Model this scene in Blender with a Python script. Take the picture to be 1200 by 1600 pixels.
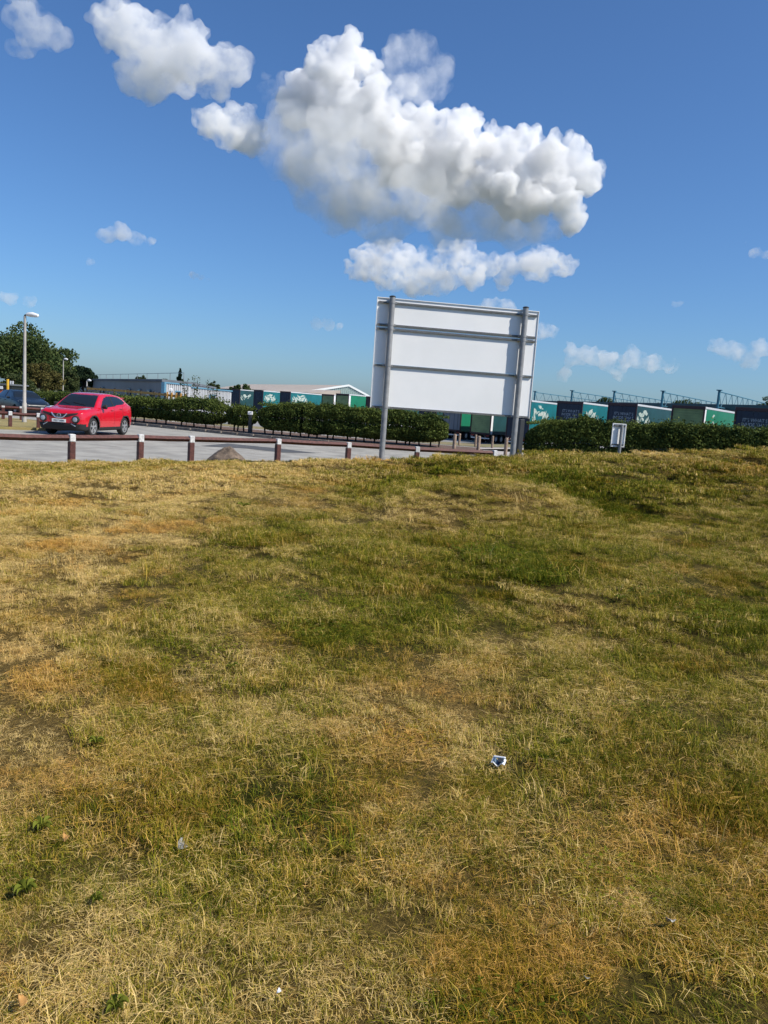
import bpy, bmesh, math, random
import numpy as np
from mathutils import Vector, Matrix, Euler
from mathutils.bvhtree import BVHTree

for o in list(bpy.data.objects):
    bpy.data.objects.remove(o, do_unlink=True)
scene = bpy.context.scene
COL = scene.collection
R = math.radians
random.seed(7)
rng = np.random.default_rng(7)

# ------------------------------------------------------------------ camera
EYE = 1.75
cam_data = bpy.data.cameras.new('camera')
cam = bpy.data.objects.new('camera', cam_data)
COL.objects.link(cam)
cam_data.sensor_fit = 'VERTICAL'
cam_data.angle = 2 * math.atan(800 / 1200)
cam_data.clip_start = 0.05
cam_data.clip_end = 30000
CAM_R = Euler((R(90 - 7.67), 0, 0)).to_matrix() @ Matrix.Rotation(R(4.0), 3, 'Z')
cam.matrix_world = Matrix.Translation((0, 0, EYE)) @ CAM_R.to_4x4()
scene.camera = cam

# ------------------------------------------------------------------ sky, sun, exposure
SUN_AZ, SUN_EL = 111.0, 45.0        # azimuth clockwise from +Y (straight ahead)
world = bpy.data.worlds.new('World')
scene.world = world
world.use_nodes = True
wn = world.node_tree
wn.nodes.clear()
w_out = wn.nodes.new('ShaderNodeOutputWorld')
w_bg = wn.nodes.new('ShaderNodeBackground')
w_sky = wn.nodes.new('ShaderNodeTexSky')
w_sky.sky_type = 'NISHITA'
w_sky.sun_disc = False
w_sky.sun_elevation = R(SUN_EL)
w_sky.sun_rotation = R(SUN_AZ)
w_sky.altitude = 0
w_sky.air_density = 1.0
w_sky.dust_density = 0.9
w_sky.ozone_density = 10.0
w_bg.inputs['Strength'].default_value = 0.113
w_tint = wn.nodes.new('ShaderNodeMix')          # white balance of the whole sky
w_tint.data_type = 'RGBA'; w_tint.blend_type = 'MULTIPLY'; w_tint.inputs['Factor'].default_value = 1.0
w_tint.inputs['B'].default_value = (0.82, 0.93, 1.0, 1)
wn.links.new(w_sky.outputs[0], w_tint.inputs['A'])
wn.links.new(w_tint.outputs['Result'], w_bg.inputs[0])
wn.links.new(w_bg.outputs[0], w_out.inputs[0])

sun_data = bpy.data.lights.new('sun', 'SUN')
sun_data.energy = 5.0
sun_data.angle = R(0.53)
sun_data.color = (1.0, 0.935, 0.83)
sun = bpy.data.objects.new('sun', sun_data)
COL.objects.link(sun)
SUN_DIR = Vector((math.sin(R(SUN_AZ)) * math.cos(R(SUN_EL)),
                  math.cos(R(SUN_AZ)) * math.cos(R(SUN_EL)), math.sin(R(SUN_EL))))
sun.rotation_euler = (-SUN_DIR).to_track_quat('-Z', 'Y').to_euler()

scene.render.engine = 'CYCLES'
vs = scene.view_settings
vs.view_transform = 'Standard'
vs.look = 'None'
vs.exposure = 0.24
vs.gamma = 1.0
vs.use_curve_mapping = False
cy = scene.cycles
cy.max_bounces = 14
cy.diffuse_bounces = 3
cy.glossy_bounces = 3
cy.transmission_bounces = 4
cy.transparent_max_bounces = 12
cy.volume_bounces = 9
cy.use_denoising = True
cy.use_adaptive_sampling = True
cy.adaptive_threshold = 0.025
cy.sample_clamp_indirect = 6.0

# ------------------------------------------------------------------ helpers
def at(px, py, Y):
    """World point at forward distance Y on the line of sight of a photo pixel (1200 x 1600)."""
    d = CAM_R @ Vector(((px - 600) / 1200, (800 - py) / 1200, -1.0))
    k = Y / d.y
    return Vector((d.x * k, Y, EYE + d.z * k))

def col_x(px, Y):
    """World X of photo column px near the horizon, at forward distance Y."""
    return at(px, 638 + (px - 600) * 0.07, Y).x

def _hash(ix, iy, iz, seed):
    h = (ix * 374761393 + iy * 668265263 + iz * 2147483647 + seed * 1274126177) & 0xFFFFFFFF
    h = ((h ^ (h >> 13)) * 1274126177) & 0xFFFFFFFF
    h = (h ^ (h >> 16)) & 0xFFFFFFFF
    return h / 4294967295.0

def vnoise(p, seed=0):
    """Value noise, p (N,3) -> (N,) in 0..1"""
    p = np.asarray(p, dtype=np.float64)
    i = np.floor(p).astype(np.int64)
    f = p - i
    f = f * f * f * (f * (f * 6 - 15) + 10)
    out = 0
    for dx in (0, 1):
        wx = f[:, 0] if dx else 1 - f[:, 0]
        for dy in (0, 1):
            wy = f[:, 1] if dy else 1 - f[:, 1]
            for dz in (0, 1):
                wz = f[:, 2] if dz else 1 - f[:, 2]
                out = out + wx * wy * wz * _hash(i[:, 0] + dx, i[:, 1] + dy, i[:, 2] + dz, seed)
    return out

def fbm(p, octaves=4, seed=0, gain=0.5):
    p = np.asarray(p, dtype=np.float64)
    a, s, t = 1.0, 0.0, 0.0
    for k in range(octaves):
        s = s + a * vnoise(p * (2.03 ** k) + 17.3 * k, seed + k)
        t += a
        a *= gain
    return s / t

def fbm2(x, y, scale, octaves=4, seed=0, gain=0.5):
    x = np.asarray(x, float); y = np.asarray(y, float)
    return fbm(np.stack([x.ravel() * scale, y.ravel() * scale, np.full(x.size, 0.37)], 1), octaves, seed, gain).reshape(x.shape)

def link(o, parent=None):
    COL.objects.link(o)
    if parent is not None:
        o.parent = parent
    return o

def tag(o, label=None, cat=None, group=None, kind=None):
    if label: o['label'] = label
    if cat: o['category'] = cat
    if group: o['group'] = group
    if kind: o['kind'] = kind
    return o

def empty(name, loc=(0, 0, 0), rz=0.0):
    o = bpy.data.objects.new(name, None)
    o.location = loc
    o.rotation_euler = (0, 0, rz)
    o.empty_display_size = 0.2
    return link(o)

def mesh_np(name, verts, faces, mat=None, parent=None, smooth=False, mats=None, midx=None):
    """One mesh object from numpy arrays: faces (M,3) or (M,4), or a python list of tuples."""
    me = bpy.data.meshes.new(name)
    if isinstance(faces, np.ndarray):
        verts = np.asarray(verts, dtype=np.float32)
        n = faces.shape[1]
        me.vertices.add(len(verts))
        me.vertices.foreach_set('co', verts.ravel())
        me.loops.add(faces.size)
        me.loops.foreach_set('vertex_index', faces.astype(np.int32).ravel())
        me.polygons.add(len(faces))
        me.polygons.foreach_set('loop_start', np.arange(0, faces.size, n, dtype=np.int32))
        me.update(calc_edges=True)
        me.validate()
    else:
        me.from_pydata([tuple(map(float, v)) for v in verts], [], [tuple(int(i) for i in f) for f in faces])
        me.update()
    for m in (mats or ([mat] if mat else [])):
        me.materials.append(m)
    if midx is not None:
        me.polygons.foreach_set('material_index', np.asarray(midx, dtype=np.int32))
    if smooth:
        me.polygons.foreach_set('use_smooth', np.ones(len(me.polygons), dtype=bool))
    o = bpy.data.objects.new(name, me)
    return link(o, parent)

class MB:
    """Collects simple solids and builds them as one mesh object."""
    def __init__(self):
        self.v = []; self.f = []
    def add(self, vs, fs):
        b = len(self.v)
        self.v += [tuple(v) for v in vs]
        self.f += [tuple(i + b for i in f) for f in fs]
        return self
    def box(self, c, s, rz=0.0, bev=0.0, rot=None):
        """box centred at c with full size s; bev cuts the 12 edges"""
        hx, hy, hz = s[0] / 2, s[1] / 2, s[2] / 2
        M = rot if rot is not None else Matrix.Rotation(rz, 3, 'Z')
        c = Vector(c)
        if bev <= 0:
            vs = [Vector((x * hx, y * hy, z * hz)) for z in (-1, 1) for x, y in ((-1, -1), (1, -1), (1, 1), (-1, 1))]
            fs = [(3, 2, 1, 0), (4, 5, 6, 7), (0, 1, 5, 4), (1, 2, 6, 5), (2, 3, 7, 6), (3, 0, 4, 7)]
        else:
            b = min(bev, hx * .9, hy * .9, hz * .9)
            vs = []; fs = []
            rings = [(hz * -1, b), (-hz + b, 0), (hz - b, 0), (hz, b)]
            for z, ins in rings:
                x, y = hx - ins, hy - ins
                for px, py in ((-x + b, -y), (x - b, -y), (x, -y + b), (x, y - b), (x - b, y), (-x + b, y), (-x, y - b), (-x, -y + b)):
                    vs.append(Vector((px, py, z)))
            for r in range(3):
                for k in range(8):
                    a = r * 8 + k; d = r * 8 + (k + 1) % 8
                    fs.append((a, d, d + 8, a + 8))
            fs.append(tuple(range(7, -1, -1))); fs.append(tuple(range(24, 32)))
        return self.add([M @ v + c for v in vs], fs)
    def bar(self, a, b, w, h=None, up=(0, 0, 1)):
        """rectangular bar from a to b"""
        a = Vector(a); b = Vector(b); h = h or w
        d = (b - a).normalized()
        u = Vector(up)
        if abs(d.dot(u)) > 0.98: u = Vector((1, 0, 0))
        s = d.cross(u).normalized(); t = s.cross(d)
        vs = [p + s * (i * w / 2) + t * (j * h / 2) for p in (a, b) for i, j in ((-1, -1), (1, -1), (1, 1), (-1, 1))]
        return self.add(vs, [(0, 1, 2, 3), (7, 6, 5, 4), (0, 4, 5, 1), (1, 5, 6, 2), (2, 6, 7, 3), (3, 7, 4, 0)])
    def tube(self, pts, rad, n=8, cap=True):
        pts = [Vector(p) for p in pts]
        rads = rad if isinstance(rad, (list, tuple)) else [rad] * len(pts)
        vs = []; fs = []
        prev = None
        for i, p in enumerate(pts):
            d = (pts[min(i + 1, len(pts) - 1)] - pts[max(i - 1, 0)]).normalized()
            u = Vector((0, 0, 1)) if abs(d.z) < 0.9 else Vector((1, 0, 0))
            if prev is not None: u = prev
            s = d.cross(u).normalized(); t = s.cross(d).normalized(); prev = t
            for k in range(n):
                an = 2 * math.pi * k / n
                vs.append(p + (s * math.cos(an) + t * math.sin(an)) * rads[i])
        for i in range(len(pts) - 1):
            for k in range(n):
                a = i * n + k; b = i * n + (k + 1) % n
                fs.append((a, b, b + n, a + n))
        if cap:
            fs.append(tuple(range(n - 1, -1, -1))); fs.append(tuple(range((len(pts) - 1) * n, len(pts) * n)))
        return self.add(vs, fs)
    def build(self, name, mat, parent=None, smooth=False):
        o = mesh_np(name, self.v, self.f, mat, parent)
        if smooth:
            for p in o.data.polygons: p.use_smooth = True
            o.data.set_sharp_from_angle(angle=R(35))
        return o

def copy_tree(o, parent=None):
    c = o.copy(); COL.objects.link(c); c.parent = parent
    if parent is not None:
        c.matrix_parent_inverse = o.matrix_parent_inverse.copy()
    for ch in o.children:
        copy_tree(ch, c)
    return c

# ------------------------------------------------------------------ materials
def nodes_of(name):
    m = bpy.data.materials.new(name)
    m.use_nodes = True
    nt = m.node_tree
    return m, nt, nt.nodes['Principled BSDF']

def mat(name, col, rough=0.6, metal=0.0, var=0.0, scale=8.0, col2=None, bump=0.0, bscale=None, coat=0.0, spec=0.5, detail=5):
    """Principled material; its colour wanders between col and col2 with a noise in object space."""
    m, nt, b = nodes_of(name)
    b.inputs['Base Color'].default_value = (*col, 1)
    b.inputs['Roughness'].default_value = rough
    b.inputs['Metallic'].default_value = metal
    b.inputs['Coat Weight'].default_value = coat
    b.inputs['Specular IOR Level'].default_value = spec
    if var > 0 or col2 or bump > 0:
        tc = nt.nodes.new('ShaderNodeNewGeometry')
        nz = nt.nodes.new('ShaderNodeTexNoise')
        nz.inputs['Scale'].default_value = scale
        nz.inputs['Detail'].default_value = detail
        nz.inputs['Roughness'].default_value = 0.62
        nt.links.new(tc.outputs['Position'], nz.inputs['Vector'])
        if var > 0 or col2:
            rp = nt.nodes.new('ShaderNodeValToRGB')
            c2 = col2 or tuple(min(1, c * (1 + var)) for c in col)
            c1 = col if col2 else tuple(c * (1 - var) for c in col)
            rp.color_ramp.elements[0].position = 0.36
            rp.color_ramp.elements[1].position = 0.64
            rp.color_ramp.elements[0].color = (*c1, 1)
            rp.color_ramp.elements[1].color = (*c2, 1)
            nt.links.new(nz.outputs['Fac'], rp.inputs['Fac'])
            nt.links.new(rp.outputs['Color'], b.inputs['Base Color'])
        if bump > 0:
            nb = nt.nodes.new('ShaderNodeTexNoise')
            nb.inputs['Scale'].default_value = bscale or scale * 3
            nb.inputs['Detail'].default_value = 4
            nt.links.new(tc.outputs['Position'], nb.inputs['Vector'])
            bp = nt.nodes.new('ShaderNodeBump')
            bp.inputs['Strength'].default_value = bump
            bp.inputs['Distance'].default_value = 0.02
            nt.links.new(nb.outputs['Fac'], bp.inputs['Height'])
            nt.links.new(bp.outputs['Normal'], b.inputs['Normal'])
    return m
# ------------------------------------------------------------------ shared materials
M = {}
M['asphalt'] = mat('asphalt', (0.235, 0.225, 0.20), 0.9, scale=1.1, col2=(0.36, 0.345, 0.305), bump=0.5, bscale=90)
M['patch'] = mat('darker_asphalt', (0.065, 0.068, 0.072), 0.9, scale=1.5, col2=(0.09, 0.092, 0.095), bump=0.5, bscale=90)
M['kerb'] = mat('kerb_concrete', (0.16, 0.14, 0.12), 0.9, var=0.3, scale=6, bump=0.3)
M['mulch'] = mat('bark_mulch', (0.07, 0.042, 0.03), 0.95, scale=9, col2=(0.16, 0.10, 0.07), bump=0.8, bscale=30)
M['path'] = mat('paving', (0.33, 0.30, 0.27), 0.9, scale=1.2, col2=(0.42, 0.39, 0.35), bump=0.2)
M['dry_ground'] = mat('dry_ground', (0.22, 0.17, 0.085), 0.95, scale=0.6, col2=(0.16, 0.155, 0.06), bump=0.6, bscale=25)
M['yard'] = mat('yard', (0.20, 0.20, 0.19), 0.9, scale=0.15, col2=(0.26, 0.25, 0.24))
M['brown_wood'] = mat('stained_wood', (0.055, 0.016, 0.012), 0.6, scale=14, col2=(0.11, 0.035, 0.026), bump=0.3, bscale=40)
M['white_band'] = mat('painted_band', (0.40, 0.40, 0.39), 0.7, scale=16, col2=(0.66, 0.66, 0.65), bump=0.2)
M['timber'] = mat('weathered_timber', (0.20, 0.14, 0.10), 0.85, scale=10, col2=(0.33, 0.25, 0.19), bump=0.4)
M['galv'] = mat('galvanised_steel', (0.23, 0.235, 0.24), 0.5, 0.25, scale=12, col2=(0.31, 0.315, 0.32))
M['board'] = mat('white_aluminium', (0.80, 0.81, 0.805), 0.5, scale=1.2, col2=(0.86, 0.865, 0.86))
M['alu'] = mat('dull_aluminium', (0.10, 0.105, 0.11), 0.55, 0.1, scale=20, col2=(0.15, 0.155, 0.16))
M['grey_post'] = mat('lamp_column_paint', (0.30, 0.285, 0.26), 0.6, scale=4, col2=(0.38, 0.36, 0.33))
M['lamp_white'] = mat('lamp_housing', (0.72, 0.73, 0.74), 0.4)
M['dark_metal'] = mat('dark_metal', (0.03, 0.033, 0.036), 0.5)
M['teal'] = mat('teal_paint', (0.005, 0.125, 0.14), 0.45, var=0.15, scale=0.8)
M['teal_dark'] = mat('dark_teal_paint', (0.010, 0.055, 0.062), 0.5, var=0.2, scale=0.8)
M['green'] = mat('green_paint', (0.008, 0.16, 0.085), 0.45, var=0.12, scale=0.8)
M['olive'] = mat('olive_door', (0.21, 0.29, 0.12), 0.5, var=0.2, scale=1.0)
M['navy'] = mat('navy_door', (0.012, 0.022, 0.045), 0.5, var=0.2, scale=1.0)
M['maroon'] = mat('maroon_frame', (0.045, 0.018, 0.022), 0.5, var=0.2)
M['silver'] = mat('silver_rail', (0.62, 0.63, 0.64), 0.35, 0.2)
M['print'] = mat('white_print', (0.52, 0.55, 0.50), 0.5, scale=3, col2=(0.22, 0.34, 0.30))
M['lettering'] = mat('pale_lettering', (0.36, 0.42, 0.47), 0.5)
M['rubber'] = mat('rubber', (0.015, 0.015, 0.016), 0.85)
M['blue_steel'] = mat('blue_steel', (0.018, 0.125, 0.19), 0.6, var=0.2, scale=2)
M['clad_white'] = mat('pale_cladding', (0.42, 0.43, 0.44), 0.5, var=0.06, scale=0.7)
M['clad_grey'] = mat('grey_cladding', (0.20, 0.215, 0.23), 0.6, var=0.08, scale=0.5)
M['blue_trim'] = mat('light_blue_trim', (0.10, 0.24, 0.34), 0.5)
M['roof_grey'] = mat('roof_felt', (0.11, 0.125, 0.14), 0.8, var=0.15, scale=0.4)
M['roof_beige'] = mat('beige_roof_sheet', (0.40, 0.345, 0.29), 0.7, var=0.08, scale=0.4)
M['gable_green'] = mat('pale_green_cladding', (0.36, 0.45, 0.42), 0.5, var=0.05, scale=0.6)
M['barge'] = mat('barge_board', (0.66, 0.69, 0.68), 0.5)
M['glass_dark'] = mat('dark_glass', (0.012, 0.016, 0.02), 0.08, spec=0.7)
M['yellow'] = mat('yellow_paint', (0.62, 0.36, 0.02), 0.55, var=0.12, scale=4)
M['amber'] = mat('amber_paint', (0.58, 0.30, 0.06), 0.55, var=0.15, scale=4)
M['orange'] = mat('orange_panel', (0.52, 0.10, 0.04), 0.55, var=0.12, scale=1.2)
M['white'] = mat('white_paint', (0.74, 0.75, 0.76), 0.5)
M['bark'] = mat('bark', (0.055, 0.042, 0.032), 0.9, var=0.3, scale=8, bump=0.5)

# ------------------------------------------------------------------ the ground
FENCE = [(-8.0, 14.9), (-6.72, 16.3), (-5.68, 17.6), (-4.77, 18.6), (-2.87, 20.0), (-1.1, 21.2), (0.83, 22.2), (3.2, 23.2)]
_kx = np.array([-40, -16, -8.0, -6.72, -4.77, -2.87, -1.1, 0.83, 3.2, 8, 40])
_ky = np.array([12.5, 13.2, 15.2, 16.55, 18.95, 20.35, 21.55, 22.5, 23.5, 25.0, 27.0])
def edge_y(x):                       # the far edge of the lawn
    return np.interp(x, _kx, _ky)
_cx = np.array([-40, -12, -7.5, -6.4, -3.3, -1.56, -0.55, -0.05, 0.91, 1.83, 2.9, 4.0, 5.0, 6.0, 9, 14, 40])
_cz = np.array([0.2, 0.205, 0.225, 0.22, 0.598, 0.90, 0.962, 1.025, 1.12, 1.155, 1.265, 1.346, 1.45, 1.58, 1.72, 1.8, 1.8])
def lawn_z(x, y):
    x = np.asarray(x, float); y = np.asarray(y, float)
    m = np.interp(x, _cx, _cz)
    yc = np.interp(x, [-40, -16, -6.5, -3.3, -1.56, 2.0, 2.9, 40], [11.6, 12.2, 14.6, 12.8, 10.9, 10.9, 11.5, 12.0])
    yk = edge_y(x)
    t = np.clip(y / yc, -0.6, 1)
    g = np.where(t > 0, t * t * (1.9 - 0.9 * t) * 0.55 + t * 0.45, 0.25 * t)
    up = 0.15 + (m - 0.15) * g
    u = np.clip((y - yc) / np.maximum(yk - yc, 0.1), 0, 1)
    dn = 0.05 + (m - 0.05) * (1 - u) ** 1.6
    z = np.where(y < yc, up, dn)
    amp = np.clip((y - 1.0) / 4, 0, 1) * np.clip((yk - y) / 3.0, 0.0, 1)
    z = z + (fbm2(x, y, 0.55, 3, 11) - 0.5) * 0.24 * amp + (fbm2(x, y, 2.1, 2, 15) - 0.5) * 0.05 * amp
    # hollow and ridge on the right-hand part of the bank
    z = z - 0.28 * np.exp(-(((x - 2.55) / 0.8) ** 2 + ((y - 8.6) / 0.9) ** 2)) + 0.18 * np.exp(-(((x - 1.3) / 0.9) ** 2 + ((y - 8.3) / 0.7) ** 2))
    z = z - 0.16 * np.exp(-(((x - 3.9) / 0.7) ** 2 + ((y - 10.2) / 0.5) ** 2))
    z = z - 0.14 * np.exp(-(((x - 0.6) / 0.8) ** 2 + ((y - 10.0) / 0.8) ** 2))
    return z

def lawn_hit(px, py):
    """where the line of sight of a photo pixel meets the lawn"""
    d = CAM_R @ Vector(((px - 600) / 1200, (800 - py) / 1200, -1.0))
    ys = np.linspace(1.2, 20, 1500)
    k = ys / d.y
    zz = EYE + d.z * k - lawn_z(d.x * k, ys)
    i = int(np.argmax(zz < 0))
    return float(d.x * k[i]), float(ys[i])

# dryness map: 0 lush, 1 straw
_blobs = [  # px, py, radius m, strength (+ dry, - green)
    (150, 850, 1.3, .30), (90, 1000, .8, .25), (270, 770, 1.6, .28), (140, 760, 1.6, .18), (460, 800, .8, .12), (60, 1180, .5, .25),
    (560, 1085, .45, .32), (690, 1105, .3, .25), (300, 1480, .3, .28), (120, 1450, .35, .22), (60, 1560, .3, .25), (480, 1500, .25, .22),
    (820, 770, .9, .28), (680, 810, .6, .15), (1080, 1000, .4, .2), (920, 1010, .35, .15), (1000, 1290, .3, .2), (640, 1330, .3, .15),
    (960, 1480, .35, .28), (1120, 800, .8, .16), (30, 770, 1.2, .1), (420, 735, 1.2, .15), (560, 722, 1.0, .2), (1000, 720, 1.5, .2), (1180, 715, 1.5, .2),
    (240, 935, .55, -.30), (330, 900, .7, -.22), (430, 845, .8, -.30), (520, 830, .7, -.2), (670, 745, .7, -.38), (590, 770, .7, -.25),
    (870, 768, .4, -.45), (950, 800, .6, -.40), (930, 740, .6, -.35), (1000, 960, 1.2, -.16), (1150, 960, .6, -.28), (860, 900, 1.2, -.16), (700, 870, 1.0, -.12),
    (640, 990, .5, -.25), (520, 1000, .5, -.2), (690, 1470, .25, -.38), (610, 1400, .25, -.18), (370, 1290, .4, -.16), (460, 1230, .4, -.14), (200, 1420, .25, -.2),
    (40, 1400, .22, -.4), (60, 1300, .2, -.35), (1150, 1200, .5, -.22), (900, 1200, .5, -.16), (1140, 1480, .3, -.2), (170, 1590, .15, -.4), (300, 1060, .45, -.16), (360, 720, 1.5, -.12)]
BL = [(*lawn_hit(a, b), r, s) for a, b, r, s in _blobs]
def track(pts):
    q = np.array([lawn_hit(a, b) for a, b in pts])
    t = np.linspace(0, len(q) - 1, 60)
    return np.stack([np.interp(t, np.arange(len(q)), q[:, 0]), np.interp(t, np.arange(len(q)), q[:, 1])], 1)
TRACKS = [(track([(40, 1180), (90, 980), (160, 860), (290, 775), (560, 722)]), .30, .16), (track([(230, 1150), (250, 990), (330, 880), (480, 800), (690, 738)]), .26, -.17),
          (track([(360, 1500), (420, 1180), (560, 960), (780, 850), (1000, 770)]), .22, -.12), (track([(560, 1560), (620, 1250), (760, 1020), (1000, 900), (1190, 850)]), .22, .12)]
def dryness(x, y):
    u = x * .61 - y * .79; w = x * .79 + y * .61            # mowing streaks run across the bank
    v = 0.55 + (fbm2(x, y, 0.8, 4, 31, 0.6) - 0.5) * 0.42 + (fbm2(u * .3, w * 1.3, 1.6, 4, 57, 0.6) - 0.5) * 0.5 + (fbm2(x, y, 4.6, 4, 47, 0.7) - 0.5) * 0.85
    v = v - 0.06 * np.clip(x, -3, 3)  # greener to the right; the darker tone also stands in for slope shade
    for bx, by, r, s in BL:
        v = v + .62 * s * np.exp(-(((x - bx) ** 2 + (y - by) ** 2) / (r * r)))
    for q, wd, s in TRACKS:                                  # mower tracks curving up the bank
        d2 = np.full(x.shape, 1e9)
        for a, b in q: d2 = np.minimum(d2, (x - a) ** 2 + (y - b) ** 2)
        v = v + s * np.exp(-d2 / (wd * wd))
    v = v + .02 * np.clip((3.6 - y) / 1.5, 0, 1)
    return np.clip(v, 0, 1)

def grid_sheet(name, xs, fy, n, fz, m, kind='structure'):
    s = np.linspace(0, 1, n)
    X = np.repeat(xs[:, None], n, 1)
    Y = np.stack([fy(x, s) for x in xs])
    Z = fz(X, Y)
    V = np.stack([X, Y, Z], -1).reshape(-1, 3)
    i, j = np.meshgrid(np.arange(len(xs) - 1), np.arange(n - 1), indexing='ij')
    a = (i * n + j).ravel()
    F = np.stack([a, a + n, a + n + 1, a + 1], 1)
    o = mesh_np(name, V, F, m, smooth=True)
    return tag(o, kind=kind), X, Y

def soil_mat():
    m, nt, b = nodes_of('lawn_soil')
    b.inputs['Roughness'].default_value = 1.0
    b.inputs['Specular IOR Level'].default_value = 0.1
    at_ = nt.nodes.new('ShaderNodeAttribute'); at_.attribute_name = 'dry'
    geo = nt.nodes.new('ShaderNodeNewGeometry')
    nz = nt.nodes.new('ShaderNodeTexNoise'); nz.inputs['Scale'].default_value = 38; nz.inputs['Detail'].default_value = 6; nz.inputs['Roughness'].default_value = .7
    nt.links.new(geo.outputs['Position'], nz.inputs['Vector'])
    r1 = nt.nodes.new('ShaderNodeValToRGB'); e = r1.color_ramp.elements
    e[0].position = .2; e[0].color = (.050, .052, .008, 1); e[1].position = .8; e[1].color = (.18, .125, .038, 1)
    nt.links.new(at_.outputs['Fac'], r1.inputs['Fac'])
    r2 = nt.nodes.new('ShaderNodeValToRGB'); e = r2.color_ramp.elements
    e[0].position = .3; e[0].color = (.25, .25, .25, 1); e[1].position = .75; e[1].color = (1.25, 1.2, 1.1, 1)
    nt.links.new(nz.outputs['Fac'], r2.inputs['Fac'])
    mx = nt.nodes.new('ShaderNodeMix'); mx.data_type = 'RGBA'; mx.blend_type = 'MULTIPLY'; mx.inputs['Factor'].default_value = 1
    nt.links.new(r1.outputs['Color'], mx.inputs['A']); nt.links.new(r2.outputs['Color'], mx.inputs['B'])
    nt.links.new(mx.outputs['Result'], b.inputs['Base Color'])
    bp = nt.nodes.new('ShaderNodeBump'); bp.inputs['Strength'].default_value = .9; bp.inputs['Distance'].default_value = .03
    nt.links.new(nz.outputs['Fac'], bp.inputs['Height']); nt.links.new(bp.outputs['Normal'], b.inputs['Normal'])
    return m

xs = np.concatenate([np.linspace(-40, -13, 28)[:-1], np.linspace(-13, 13, 261), np.linspace(13, 40, 28)[1:]])
lawn, LX, LY = grid_sheet('lawn', xs, lambda x, s: -6 + s * (edge_y(x) + 6), 260, lawn_z, soil_mat())
_at = lawn.data.attributes.new('dry', 'FLOAT', 'POINT')
_at.data.foreach_set('value', dryness(LX, LY).astype(np.float32).ravel())

# the wide sheet under everything: level to the hedges, then down to the lorry yard and away to the horizon
YARD_Z = -1.296
gy = [-7000, -60, 0, 30, 44.5, 47, 50, 54, 80, 200, 800, 3000, 9000]
gz = [-.06, -.06, -.06, -.06, -.06, -.2, -.7, -1.3, -1.3, -1.3, -1.3, -1.3, -1.3]
gx = np.array([-9000, -300, -60, 0, 60, 300, 9000.0])
V = [(x, y, z) for x in gx for y, z in zip(gy, gz)]
n = len(gy)
Fq = [(i * n + j, (i + 1) * n + j, (i + 1) * n + j + 1, i * n + j + 1) for i in range(len(gx) - 1) for j in range(n - 1)]
M['far_ground'] = mat('far_ground', (0.055, 0.075, 0.03), 0.95, scale=0.05, col2=(0.11, 0.10, 0.05))
tag(mesh_np('ground', V, Fq, M['far_ground']), kind='structure')
tag(mesh_np('yard', [(-60, 54.5, YARD_Z), (90, 54.5, YARD_Z), (90, 150, YARD_Z), (-60, 230, YARD_Z)], [(0, 1, 2, 3)], M['yard']), kind='structure')

KERB = [(-70, 50.0), (-30, 43.0), (-13.2, 39.8), (-6.3, 36.0), (0, 34.0), (4.5, 33.2), (6.0, 34.5), (6.6, 36.5), (40, 36.5)]
def kerb_y(x):
    return float(np.interp(x, [k[0] for k in KERB], [k[1] for k in KERB]))
V = []; Fq = []
for i, x in enumerate(np.linspace(-70, 60, 66)):
    V += [(x, 6, -.004), (x, kerb_y(x) + .05 if x < 40 else 36.5, -.004)]
    if i: Fq.append((2 * i - 2, 2 * i, 2 * i + 1, 2 * i - 1))
tag(mesh_np('road', V, Fq, M['asphalt']), kind='structure')
def ground_poly(name, pts, z, m, kind='structure'):
    return tag(mesh_np(name, [(x, y, z) for x, y in pts], [tuple(range(len(pts)))], m), kind=kind)
def road_pt(px, py, z=0.0):
    d = CAM_R @ Vector(((px - 600) / 1200, (800 - py) / 1200, -1.0))
    k = (z - EYE) / d.z
    return (d.x * k, d.y * k)
ground_poly('road_patch', [road_pt(313, 697), road_pt(356, 693), road_pt(430, 700), road_pt(495, 708), road_pt(440, 707), road_pt(388, 701)], .003, M['patch'])  # flat area of darker tone laid just above the road

# planting bed behind the kerb, pavement, dry verge
def strip(name, x0, x1, o0, o1, z0, z1, m, n=40):
    V = []; F = []
    for i, x in enumerate(np.linspace(x0, x1, n)):
        y = kerb_y(x)
        V += [(x, y + o0, z0), (x, y + o1, z1)]
        if i: F.append((2 * i - 2, 2 * i, 2 * i + 1, 2 * i - 1))
    return tag(mesh_np(name, V, F, m), kind='structure')
strip('planting_bed', -70, 4.4, .1, 4.6, .11, .16, M['mulch'], 60)
strip('pavement', -70, 40, 4.6, 6.4, .10, .10, M['path'], 60)
strip('verge', -70, 60, 6.4, 9.0, .12, .16, M['dry_ground'], 60)
ground_poly('footpath', [(4.4, 33.3), (40, 33.3), (40, 41.2), (4.4, 37.8)], .06, M['path'])
kerb = empty('kerb', (0, 0, 0)); tag(kerb, kind='structure')
kst = None
pts = KERB[:6]
for (xa, ya), (xb, yb) in zip(pts[:-1], pts[1:]):
    L = math.hypot(xb - xa, yb - ya); nn = int(L / 0.915)
    if xa < -40: continue
    an = math.atan2(yb - ya, xb - xa)
    for k in range(nn):
        t = (k + .5) / nn
        if kst is None:
            kst = MB().box((0, 0, .06), (.905, .125, .16), bev=.015).build('kerb_stone', M['kerb'], kerb); o = kst
        else:
            o = kst.copy(); COL.objects.link(o)
        o.location = (xa + (xb - xa) * t, ya + (yb - ya) * t + .05, random.uniform(-.006, .006)); o.rotation_euler = (0, 0, an)
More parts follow.
